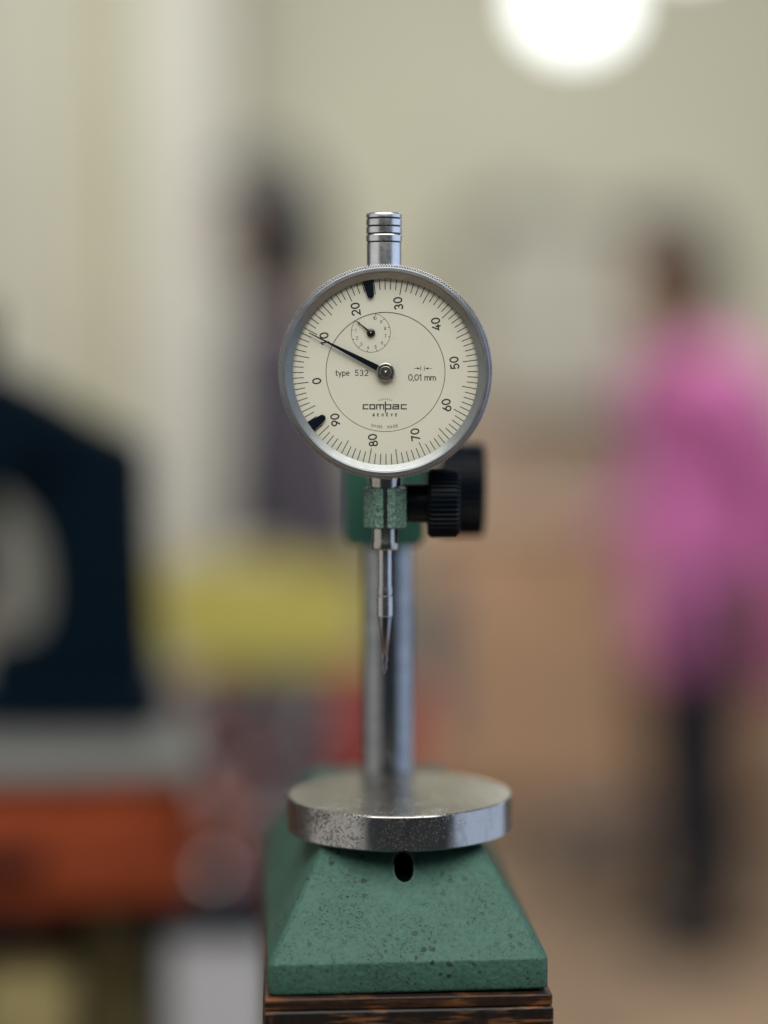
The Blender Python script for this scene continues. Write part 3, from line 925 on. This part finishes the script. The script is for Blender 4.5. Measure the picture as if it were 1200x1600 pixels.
# ------------------------------------------------------------------ workbench carrying the subject
mm = 0.001
KS = 1.035
km = KS * mm
SX, SY, SZ = 2.2 * km, 575 * km, EYE - 127.2 * km     # origin: base top under the anvil
YAW, ROLL = radians(3.7), radians(-0.45)
WOOD_TOP = -33.75 * km
t = thing('workbench', 'wooden workbench under the dark wooden block', 'workbench', (0.05, 0.60, 0))
TOPZ = SZ + WOOD_TOP - 112 * km
bevel(link('worktop', box_me(-.35, .35, -.27, .20, TOPZ - .04, TOPZ), M['bench_wood'], t), .003)
for (x, y) in ((-.31, -.23), (.31, -.23), (-.31, .16), (.31, .16)):
    link('leg', box_me(x - .03, x + .03, y - .03, y + .03, 0, TOPZ - .041), M['bench_wood'], t)

# dark wooden block
t = thing('wooden_block', 'dark varnished wooden block under the green stand base', 'wooden block', (SX + 1.2 * km, SY, TOPZ), YAW)
hb = 112 * km
o = bevel(link('board', box_me(-37.3 * km, 37.3 * km, -48.0 * km, 112 * km, hb - 3.0 * km, hb), M['wood_edge'], t), .0005, 2)
o = bevel(link('body', box_me(-37.6 * km, 37.6 * km, -48.6 * km, 112 * km, 0, hb - 3.15 * km), M['wood_dark'], t), .0009, 2)

# ------------------------------------------------------------------ comparator stand
stand = thing('comparator_stand', 'green cast iron gauge stand with round steel plate, steel column and black knobs', 'gauge stand', (SX, SY, SZ))

def cast_base():
    def ring(x, yf, yb, z, c):
        return [(-x + c, yf, z), (x - c, yf, z), (x, yf + c, z), (x, yb - c, z), (x - c, yb, z), (-x + c, yb, z), (-x, yb - c, z), (-x, yf + c, z)]
    rows = [ring(35.8, -45.2, 106, -33.5, 1.4), ring(36.4, -45.8, 107, -32.9, 1.4), ring(36.4, -45.8, 107, -25.2, 1.4), ring(21.3, -20.0, 90, 0.0, 1.0)]
    V = [(x * km, y * km, z * km) for r in rows for (x, y, z) in r]
    Fc = []
    for i in range(3):
        for k in range(8):
            Fc.append((i * 8 + k, i * 8 + (k + 1) % 8, (i + 1) * 8 + (k + 1) % 8, (i + 1) * 8 + k))
    Fc += [tuple(range(8)), tuple(range(24, 32))]
    return fix(pyd(V, Fc))
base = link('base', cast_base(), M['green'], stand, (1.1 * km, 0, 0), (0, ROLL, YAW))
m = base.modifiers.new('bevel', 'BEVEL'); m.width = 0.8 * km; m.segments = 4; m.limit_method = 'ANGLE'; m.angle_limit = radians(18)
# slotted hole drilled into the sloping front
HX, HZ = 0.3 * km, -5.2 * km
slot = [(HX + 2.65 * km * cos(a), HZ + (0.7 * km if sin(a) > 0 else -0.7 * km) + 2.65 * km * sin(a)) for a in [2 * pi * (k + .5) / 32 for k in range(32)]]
cutter = link('cutter', prism(slot, -70 * km, -8 * km, 'y'), M['black'])  # its black colours the hole walls, standing in for the shade inside
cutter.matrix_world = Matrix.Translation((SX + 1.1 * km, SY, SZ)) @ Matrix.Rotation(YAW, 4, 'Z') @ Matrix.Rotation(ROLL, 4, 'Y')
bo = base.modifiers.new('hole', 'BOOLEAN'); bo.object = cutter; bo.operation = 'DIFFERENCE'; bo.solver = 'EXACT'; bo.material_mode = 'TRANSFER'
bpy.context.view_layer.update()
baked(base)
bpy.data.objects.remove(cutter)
base.data.shade_smooth(); base.data.set_sharp_from_angle(angle=radians(28))

# round steel anvil plate
R = 31.35 * km
H = 9.75 * km
anvil = link('anvil_plate', lathe([(0, .05 * km), (R - .6 * km, .05 * km), (R, .55 * km), (R, H - .45 * km), (R - .12 * km, H - .2 * km), (R - .4 * km, H)], 192), M['anvil_side'],
             stand, (2.3 * km, 0, .08 * km), (0, ROLL, 0), smooth=20)
top = link('plate_face', lathe([(R - .4 * km, H), (R - .45 * km, H + .005 * km), (0, H + .005 * km)], 192), M['anvil_top'], anvil, smooth=20)

# column
cx, cy = 1.0 * km - SX, 50 * km
link('column', lathe([(0, 0), (7.7 * km, 0), (7.7 * km, 134 * km), (7.0 * km, 135 * km), (0, 135 * km)], 64), M['column'], stand, (cx, cy, -.6 * km), smooth=40)
link('column_collar', lathe([(7.75 * km, 0), (11 * km, 0), (11 * km, 2.5 * km), (10.2 * km, 3.2 * km), (7.75 * km, 3.2 * km)], 48), M['green'], stand, (cx, cy, 0.0), smooth=40)

# clamp block riding on the column
DZ = 127.2 * km                      # optical axis height above the base top
blk = []
bx0, bx1 = -11.6 * km - SX, 12.0 * km - SX
zt, zb = DZ - 27.5 * km, DZ - 51.5 * km
prof = [(bx0, zt), (bx1, zt), (bx1, zb + 2.2 * km), (bx1 - 2.0 * km, zb), (bx0 + 2.0 * km, zb), (bx0, zb + 2.2 * km)]
o = bevel(link('clamp_block', prism(prof, 37 * km, 64 * km, 'y'), M['green_block'], stand), .8 * km)

# split holder for the gauge stem, with its arm back to the block
STX, STY = 0.35 * mm - SX, 575 * mm - SY
hz0, hz1 = DZ - 43.0 * mm, DZ - 31.9 * mm
def holder():
    ro, ri, g = 6.0, 4.05, 0.48
    a0 = math.asin(g / ro)
    P = []
    n = 18
    # right half: from the slit round to the arm
    half = [(g, -6.0), (2.5, -6.0), (5.9, -2.6), (6.0, 3.6), (4.6, 6.5)]
    P += half + [(4.6, 58.2), (-4.6, 58.2)] + [(-x, y) for (x, y) in reversed(half)]
    ai = math.asin(g / ri)
    for k in range(n + 1):
        a = -pi / 2 - ai - (2 * pi - 2 * ai) * k / n
        P.append((ri * cos(a), ri * sin(a)))
    return [(x * mm, y * mm) for (x, y) in P]
o = link('stem_holder', prism(holder(), hz0, hz1), M['green_crinkle'], stand, (STX, STY, 0))
bevel(o, .45 * mm, 3, 25)

# black knurled knobs
def knob(xs, cy_, cz, r, x0, x1, rs, teeth):
    o = link('knob', knurled(r, r * .955, teeth, x0, x1, .9 * mm, 'x'), M['black'], stand, (0, cy_, cz))
    o.data.shade_smooth(); o.data.set_sharp_from_angle(angle=radians(35))
    link('knob_shank', lathe([(0, xs), (rs, xs), (rs, x0 - 1.6 * mm), (rs * 1.02, x0 - .6 * mm), (rs * 1.02, x0 + .2 * mm), (0, x0 + .2 * mm)], 40, 'x'), M['black'], o, smooth=40)
    link('knob_face', lathe([(r * .80, x1 + .02 * mm), (r * .78, x1 + .25 * mm), (r * .5, x1 + .3 * mm), (0, x1 + .3 * mm)], 48, 'x'), M['black'], o, smooth=40)
knob(5.2 * mm - SX, STY + 6 * mm, DZ - 36.6 * mm, 9.75 * mm, 12.2 * mm - SX, 21.0 * mm - SX, 5.5 * mm, 44)
knob(11.0 * km - SX, 46 * km, DZ - 35.2 * km, 14.0 * km, 16.5 * km - SX, 29.8 * km - SX, 7.0 * km, 44)

# ------------------------------------------------------------------ dial indicator
DC = W(602.4, 581.3, 0.566)
gauge = thing('dial_indicator', 'round cream faced dial gauge with silver bezel held on the green stand', 'dial gauge', DC)
U = 0.566 / F * 1.0023                # one photograph pixel at the bezel, metres
UF = 0.5686 / F * 1.0023               # one pixel at the dial face
FD = 2.6 * mm                         # depth of the face behind the bezel front

# bezel: knurled rim, front ring and conical inner wall
bz = link('bezel', lathe([(163.0 * U, .9 * mm), (162.6 * U, .35 * mm), (161.0 * U, .05 * mm), (156.5 * U, 0), (155.2 * U, .25 * mm), (154.4 * U, .5 * mm),
                          (154.4 * U, FD + .45 * mm), (158 * U, FD + .5 * mm), (163.0 * U, FD + .5 * mm)], 256, 'y', closed=True), M['bezel'], gauge, smooth=28)
link('inner_wall', lathe([(154.3 * U, .42 * mm), (144.9 * U, 1.67 * mm), (144.9 * U, FD + .35 * mm), (154.3 * U, FD + .35 * mm)], 256, 'y', closed=True), M['cone'], bz, smooth=28)
k = link('knurled_rim', knurled(167.6 * U, 165.4 * U, 250, 0.85 * mm, 5.2 * mm, .35 * mm, 'y', rin=163.05 * U), M['bezel_edge'], bz)
k.data.shade_smooth(); k.data.set_sharp_from_angle(angle=radians(40))
link('case', lathe([(0, FD + .9 * mm), (158 * U, FD + .9 * mm), (158 * U, 15 * mm), (154 * U, 16.5 * mm), (0, 16.5 * mm)], 128, 'y'), M['bezel'], gauge, smooth=30)
cry = link('crystal', lathe([(0, .30 * mm), (90 * U, .34 * mm), (153.9 * U, .46 * mm), (153.2 * U, .62 * mm), (90 * U, .56 * mm), (0, .52 * mm)], 128, 'y'), M['crystal'], gauge, smooth=40)

# --- face ring (turns with the bezel) and fixed inner plate
ring = link('dial_ring', lathe([(92.2 * UF, FD + .12 * mm), (92.2 * UF, FD), (145.5 * UF, FD), (145.5 * UF, FD + .3 * mm)], 192, 'y'), M['dial'], gauge, smooth=30)
plate = link('dial_plate', lathe([(0, FD + .06 * mm), (92.1 * UF, FD + .06 * mm), (92.1 * UF, FD + .3 * mm)], 160, 'y'), M['dial_in'], gauge, smooth=30)

# --- stroke lettering
def arc(cx, cy, rx, ry, a0, a1, n=14):
    return [(cx + rx * cos(radians(a0 + (a1 - a0) * k / n)), cy + ry * sin(radians(a0 + (a1 - a0) * k / n))) for k in range(n + 1)]
G = {
 '0': (.66, [arc(.33, .5, .31, .5, 90, 450, 32)]),
 '1': (.40, [[(.04, .78), (.28, 1), (.28, 0)]]),
 '2': (.62, [arc(.30, .70, .28, .30, 165, -38, 16) + [(.02, 0), (.60, 0)]]),
 '3': (.62, [arc(.29, .74, .24, .26, 150, -90, 14) + arc(.28, .25, .29, .25, 90, -150, 16)[1:]]),
 '4': (.64, [[(.42, 1), (.02, .26), (.62, .26)], [(.46, .52), (.46, 0)]]),
 '5': (.62, [[(.54, 1), (.12, 1), (.07, .53)] + arc(.28, .31, .29, .31, 130, -150, 18)]),
 '6': (.62, [[(.46, 1), (.08, .48)], arc(.31, .31, .29, .31, 0, 360, 26)]),
 '7': (.58, [[(.02, 1), (.56, 1), (.20, 0)]]),
 '8': (.62, [arc(.31, .76, .23, .24, -90, 270, 24), arc(.31, .26, .29, .26, 90, 450, 24)]),
 '9': (.62, [[(.16, 0), (.54, .52)], arc(.31, .69, .29, .31, 0, 360, 26)]),
 ',': (.16, [[(.10, .06), (.02, -.16)]]),
 ' ': (.50, []),
 't': (.36, [[(.14, .95)] + [(.14, .16)] + arc(.27, .14, .13, .14, 180, 290, 6), [(0, .68), (.34, .68)]]),
 'y': (.50, [[(.0, .68), (.24, .02)], [(.48, .68), (.14, -.28)]]),
 'p': (.56, [[(.05, .68), (.05, -.30)], arc(.29, .34, .24, .34, 160, -160, 18)]),
 'e': (.54, [[(.04, .36), (.52, .36)] + arc(.28, .34, .24, .34, 5, 310, 20)]),
 'm': (.98, [[(.05, 0), (.05, .68)], arc(.265, .48, .215, .20, 180, 0, 10) + [(.48, 0)], arc(.695, .48, .215, .20, 180, 0, 10) + [(.91, 0)]]),
 'S': (.56, [arc(.28, .75, .23, .25, 40, 270, 14) + arc(.28, .25, .24, .25, 90, -140, 14)[1:]]),
 'W': (.90, [[(0, 1), (.22, 0), (.44, .95), (.66, 0), (.88, 1)]]),
 'I': (.14, [[(.07, 0), (.07, 1)]]),
 'M': (.78, [[(.05, 0), (.10, 1), (.38, .25), (.66, 1), (.71, 0)]]),
 'A': (.70, [[(0, 0), (.33, 1), (.66, 0)], [(.11, .32), (.55, .32)]]),
 'D': (.66, [[(.06, 0), (.06, 1), (.28, 1)] + arc(.28, .5, .34, .5, 90, -90, 14) + [(.06, 0)]]),
 'E': (.54, [[(.52, 1), (.06, 1), (.06, 0), (.52, 0)], [(.06, .52), (.46, .52)]]),
 'G': (.70, [arc(.36, .5, .33, .5, 45, 330, 20) + [(.66, .46), (.38, .46)]]),
 'N': (.66, [[(.05, 0), (.05, 1), (.60, 0), (.60, 1)]]),
 'V': (.66, [[(0, 1), (.32, 0), (.64, 1)]]),
}
G['\u00c8'] = (.54, G['E'][1] + [[(.16, 1.40), (.36, 1.18)]])

def ribbon(V, Fc, pts, w, lift):
    """flat mitred stroke in the dial plane; pts in pixels (x right, y up) about the dial centre"""
    closed = (Vector(pts[0]) - Vector(pts[-1])).length < 1e-6
    P = [Vector(p) for p in pts]
    if closed: P = P[:-1]
    n = len(P)
    b = len(V)
    for i in range(n):
        if closed:
            d0, d1 = (P[i] - P[i - 1]).normalized(), (P[(i + 1) % n] - P[i]).normalized()
        else:
            d0 = (P[i] - P[i - 1]).normalized() if i else (P[1] - P[0]).normalized()
            d1 = (P[i + 1] - P[i]).normalized() if i < n - 1 else d0
        t_ = (d0 + d1)
        t_ = t_.normalized() if t_.length > 1e-6 else d0
        nrm = Vector((-t_.y, t_.x))
        s = 1 / max(.45, abs(nrm.dot(Vector((-d0.y, d0.x)))))
        q = P[i].copy()
        if not closed and i == 0: q -= d0 * w * .35
        if not closed and i == n - 1: q += d0 * w * .35
        for sg in (1, -1):
            v = q + nrm * (w / 2 * s * sg)
            V.append((v.x, lift, v.y))
    for i in range(n if closed else n - 1):
        j = (i + 1) % n
        Fc.append((b + 2 * i, b + 2 * i + 1, b + 2 * j + 1, b + 2 * j))

_l = [0]
def strokes_mesh(lines, unit, y):
    V, Fc = [], []
    for (pts, w) in lines:
        _l[0] += 1
        ribbon(V, Fc, pts, w * 1.18, 0)
        n0 = V
    out = [(x * unit, y, z * unit) for (x, _, z) in V]
    me = pyd(out, Fc)
    bm = bmesh.new(); bm.from_mesh(me)
    for f in bm.faces:
        if f.normal.y > 0: f.normal_flip()
    bm.to_mesh(me); bm.free()
    return me

def text_lines(s, x0, y0, cap, width=None, w=1.0, gap=.18, rot=0.0):
    """lettering with its baseline at (x0, y0) px (y up); stretched to the given total width"""
    tot = sum(G[c][0] for c in s) + gap * (len(s) - 1)
    if width:
        gap = (width / cap - sum(G[c][0] for c in s)) / max(1, len(s) - 1)
    x = 0
    out = []
    for c in s:
        adv, ln = G[c]
        for poly in ln:
            out.append(([(x0 + (x + px) * cap, y0 + py * cap) for (px, py) in poly], w))
        x += adv + gap
    return out

CX0, CY0 = 602.4, 581.3
def crop3(pts):        # coordinates measured on an enlarged crop of the photograph
    return [((x / 6.316 + 530 - CX0), -(y / 6.316 + 560 - CY0)) for (x, y) in pts]

INK_Y = FD - .012 * mm
INK_P = FD + .048 * mm
# graduations
ZERO = 187.5
lines, longl = [], []
for k_ in range(100):
    a = radians(ZERO - 3.6 * k_)
    r1 = 121.5 if k_ % 5 == 0 else 128.0
    lines.append(([(r1 * cos(a), r1 * sin(a)), (144.3 * cos(a), 144.3 * sin(a))], 1.15))
link('graduation_marks', strokes_mesh(lines, UF, INK_Y), M['ink_thin'], ring)
for k_ in range(10):
    a = ZERO - 36 * k_
    s = str(k_ * 10)
    cap = 12.2
    wd = {1: 8.0, 2: 18.2}[len(s)]
    ls = text_lines(s, -wd / 2, -cap / 2, cap, wd if len(s) > 1 else None, 1.9)
    th = radians(ZERO - 90)
    cxp, cyp = 108 * cos(radians(a)), 108 * sin(radians(a))
    rl = [([(cxp + x * cos(th) - y * sin(th), cyp + x * sin(th) + y * cos(th)) for (x, y) in pts], w_) for (pts, w_) in ls]
    link('numeral', strokes_mesh(rl, UF, INK_Y), M['ink'], ring)
# printed circle
link('circle_line', strokes_mesh([(arc(0, 0, 92.6, 92.6, 0, 360, 128), .75)], UF, FD - .010 * mm), M['ink_thin'], ring)
# sub dial
sx, sy = -22.8, 61.0
lines = [(arc(sx, sy, 30.4, 30.4, 0, 360, 64), .62)]
for k_ in range(11):
    a = radians(75 - 29.25 * (10 - k_))
    lines.append(([(sx + 27.6 * cos(a), sy + 27.6 * sin(a)), (sx + 30.4 * cos(a), sy + 30.4 * sin(a))], .75))
link('small_scale', strokes_mesh(lines, UF, INK_P - .003 * mm), M['ink_thin'], plate)
for k_ in range(11):
    a = radians(75 - 29.25 * (10 - k_))
    s = str(k_)
    wd = 3.0 if len(s) == 1 else 5.0
    x, y = sx + 23.2 * cos(a), sy + 23.2 * sin(a)
    link('small_numeral', strokes_mesh(text_lines(s, x - wd / 2, y - 2.3, 4.7, wd if len(s) > 1 else None, .62), UF, INK_P), M['ink_thin'], plate)
# wording
link('type_lettering', strokes_mesh(text_lines('type', 524.8 - CX0, CY0 - 586.9, 8.6, 21.2, 1.05) + text_lines('532', 555.1 - CX0, CY0 - 586.9, 8.4, 20.2, 1.05), UF, INK_P), M['ink'], plate)
ls = text_lines('0,01', 638.2 - CX0, CY0 - 594.2, 9.0, 20.2, 1.15) + text_lines('mm', 663.2 - CX0, CY0 - 594.2, 8.6, 17.6, 1.15)
link('unit_lettering', strokes_mesh(ls, UF, INK_P), M['ink'], plate)
ls = [(crop3([(735, 99), (768, 99)]), .6), (crop3([(803, 74), (803, 122)]), .7), (crop3([(838, 74), (838, 122)]), .7), (crop3([(878, 99), (910, 99)]), .6)]
me = strokes_mesh(ls, UF, INK_P)
bm = bmesh.new(); bm.from_mesh(me)
for tri in ([(766, 88), (800, 99), (766, 110)], [(878, 88), (842, 99), (878, 110)]):
    bm.faces.new([bm.verts.new((x * UF, INK_P, z * UF)) for (x, z) in crop3(tri)])
bm.to_mesh(me); bm.free()
link('arrow_symbol', me, M['ink'], plate)
# maker's mark
LW = 1.6
def cs(p, w=LW): return (crop3(p), w)
logo = [cs([(285, 456), (240, 456), (238, 496), (285, 496)]),
        cs([(305, 456), (350, 456), (350, 496), (305, 496), (305, 456)]),
        cs([(370, 499), (370, 456), (439, 456), (439, 499)]), cs([(404, 456), (404, 499)]),
        cs([(456, 426), (456, 530)], 1.5), cs([(456, 456), (509, 456), (509, 496), (456, 496)]),
        cs([(531, 456), (586, 456), (586, 496), (531, 496), (531, 475), (586, 475)]),
        cs([(663, 456), (613, 456), (613, 496), (663, 496)])]
for (x0, y0, x1, y1) in ((388, 405, 397, 419), (409, 398, 415, 413), (430, 393, 433, 409), (453, 391, 453, 406), (475, 392, 472, 408), (497, 397, 491, 412), (522, 404, 512, 418)):
    logo.append(cs([(x0, y0), (x1, y1)], .7))
link('maker_lettering', strokes_mesh(logo, UF, INK_P), M['ink'], plate)
ls = []
for k_, c in enumerate('GEN\u00c8VE'):
    x = (332 + k_ * 44.5) / 6.316 + 530 - CX0
    ls += text_lines(c, x, -(567 / 6.316 + 560 - CY0), 3.8, None, .95)
link('city_lettering', strokes_mesh(ls, UF, INK_P), M['ink'], plate)
ls = []
for (word, xs_) in (('SWISS', (322, 349, 376, 394, 415)), ('MADE', (487, 516, 546, 573))):
    for c, xc in zip(word, xs_):
        x = xc / 6.316 + 530 - CX0
        a = math.asin(x / 87.5)
        for (pts, w_) in text_lines(c, -G[c][0] * 2.1, 0, 4.0, None, .62):
            ls.append(([(87.5 * sin(a) + px * cos(a) - py * sin(a) * -0 - 0 * py + py * -sin(a), -87.5 * cos(a) + px * sin(a) + py * cos(a)) for (px, py) in pts], w_))
link('origin_lettering', strokes_mesh(ls, UF, INK_P), M['ink_thin'], plate)

# --- pointers
def flat(poly, y0, y1, unit=UF):
    return prism([(x * unit, z * unit) for (x, z) in poly], y0, y1, 'y')
def rotp(poly, deg, cx=0, cy=0):
    a = radians(deg)
    return [(cx + x * cos(a) - y * sin(a), cy + x * sin(a) + y * cos(a)) for (x, y) in poly]
hand = [(6, 4.7), (20, 4.5), (60, 3.1), (95, 1.7), (112, 1.1), (133.5, .7), (133.5, -.7), (112, -1.1), (95, -1.7), (60, -3.1), (20, -4.5), (6, -4.7)]
ptr = link('pointer', flat(rotp(hand, 152.9), FD - .95 * mm, FD - .78 * mm), M['navy'], gauge)
link('pointer_hub', lathe([(0, FD - 1.462 * mm), (2.0 * UF, FD - 1.462 * mm), (2.6 * UF, FD - 1.360 * mm), (8.4 * UF, FD - 1.360 * mm), (9.0 * UF, FD - 1.292 * mm), (12.6 * UF, FD - 1.292 * mm),
                           (14.2 * UF, FD - 1.088 * mm), (14.2 * UF, FD - 0.272 * mm), (8 * UF, FD - 0.238 * mm), (8 * UF, FD)], 64, 'y'), M['hub'], ptr, smooth=30)
link('hub_notch', flat(rotp([(9.5, 1.7), (14.6, 1.7), (14.6, -1.7), (9.5, -1.7)], -42), FD - 1.306 * mm, FD - 0.680 * mm), M['groove'], ptr)
link('hub_pin', lathe([(0, FD - 1.700 * mm), (1.0 * UF, FD - 1.666 * mm), (1.5 * UF, FD - 1.428 * mm)], 20, 'y'), M['chrome'], ptr, smooth=60)
sh = link('small_pointer', flat(rotp([(4, 1.5), (16, 1.0), (28.5, .5), (28.5, -.5), (16, -1.0), (4, -1.5)], 141.5, sx, sy), FD - 0.442 * mm, FD - 0.340 * mm), M['navy'], gauge)
link('small_hub', lathe([(0, FD - 0.816 * mm), (3.2 * UF, FD - 0.782 * mm), (5.4 * UF, FD - 0.612 * mm), (6.6 * UF, FD - 0.476 * mm), (6.6 * UF, FD - 0.068 * mm), (0, FD - 0.068 * mm)], 40, 'y'), M['darkhub'], sh, (sx * UF, 0, sy * UF), smooth=25)
link('small_pin', lathe([(0, FD - 0.986 * mm), (1.0 * UF, FD - 0.918 * mm), (1.2 * UF, FD - 0.748 * mm)], 16, 'y'), M['chrome'], sh, (sx * UF, 0, sy * UF), smooth=60)

# --- tolerance markers
tab = [(118.5 + 5.2 * (1 - cos(radians(a))) - 1.6, 5.2 * sin(radians(a)) * 1.0) for a in ()]
def marker(deg, tip):
    P = [(tip + 5.4 - 5.4 * cos(radians(a)), 5.4 * sin(radians(a))) for a in range(-84, 85, 12)]
    P = P + [(tip + 16, 6.9), (146, 8.2), (146, -8.2), (tip + 16, -6.9)]
    return link('tolerance_marker', flat(rotp(P, deg), FD - .62 * mm, FD - .45 * mm), M['navy'], gauge)
marker(101.0, 116.5)
marker(216.0, 116.5)

# --- stem, plunger and contact point
UM = 0.575 / F * 1.0035
AXY = 9.0 * mm
def zp(py):            # height of a photograph row at the stem axis, relative to the dial centre
    return W(602, py, 0.575).z - DC.z
ax = W(600.0, 600, 0.575).x - DC.x
# ringed cap above the case
rc = 27.6 * UM
pr = [(0, zp(333)), (rc - .5 * mm, zp(333)), (rc - .08 * mm, zp(334.6))]
for g_ in (341.9, 354.0, 366.0, 379.0):
    pr += [(rc, zp(335.5) if g_ == 341.9 else zp(g_ - 10.6)), (rc, zp(g_ - 1.6)), (rc - .25 * mm, zp(g_ - .9)), (rc - .75 * mm, zp(g_ - .85)), (rc - .75 * mm, zp(g_ + .75)), (rc - .2 * mm, zp(g_ + .8))]
pr += [(26.6 * UM, zp(380.6)), (26.6 * UM, zp(425)), (0, zp(425))]
cap = link('lift_cap', lathe(pr, 96), M['chrome'], gauge, (ax, AXY, 0), smooth=30)
for g_ in (341.9, 354.0, 366.0, 379.0):
    link('groove', lathe([(rc - .42 * mm, zp(g_ - .84)), (rc - .42 * mm, zp(g_ + .74))], 96), M['groove'], cap, smooth=60)  # dark band set inside each groove
# stem
ax2 = W(599.5, 780, 0.575).x - DC.x
ax3 = W(601.2, 780, 0.575).x - DC.x
stem = link('stem', lathe([(0, zp(735)), (24.6 * UM, zp(735)), (24.6 * UM, zp(759.5)), (21.3 * UM, zp(759.7)), (20.6 * UM, zp(800)), (20.6 * UM, zp(845)), (21.6 * UM, zp(847)), (21.6 * UM, zp(855)),
                           (20.4 * UM, zp(858.5)), (12.2 * UM, zp(858.5)), (12.2 * UM, zp(850)), (0, zp(850))], 96), M['stem'], gauge, (ax3, AXY, 0), smooth=30)
pl = link('plunger', lathe([(0, zp(852)), (10.9 * UM, zp(852)), (10.9 * UM, zp(914)), (12.0 * UM, zp(920)), (12.2 * UM, zp(921)), (12.2 * UM, zp(928.6)), (10.8 * UM, zp(929.2)), (10.8 * UM, zp(930.6)), (12.6 * UM, zp(931.2)),
                            (12.6 * UM, zp(962.0)), (12.2 * UM, zp(962.5)), (0, zp(962.5))], 64), M['plunger'], gauge, (ax3, AXY, 0), smooth=25)
link('contact_point', lathe([(0, zp(962.6)), (11.4 * UM, zp(962.6)), (11.3 * UM, zp(964)), (4.9 * UM, zp(1020)), (4.2 * UM, zp(1021.5)), (4.4 * UM, zp(1033)), (3.2 * UM, zp(1036)), (2.9 * UM, zp(1041)),
                             (3.3 * UM, zp(1045)), (2.4 * UM, zp(1048)), (.5 * UM, zp(1053)), (0, zp(1053.5))], 48), M['point'], pl, smooth=25)
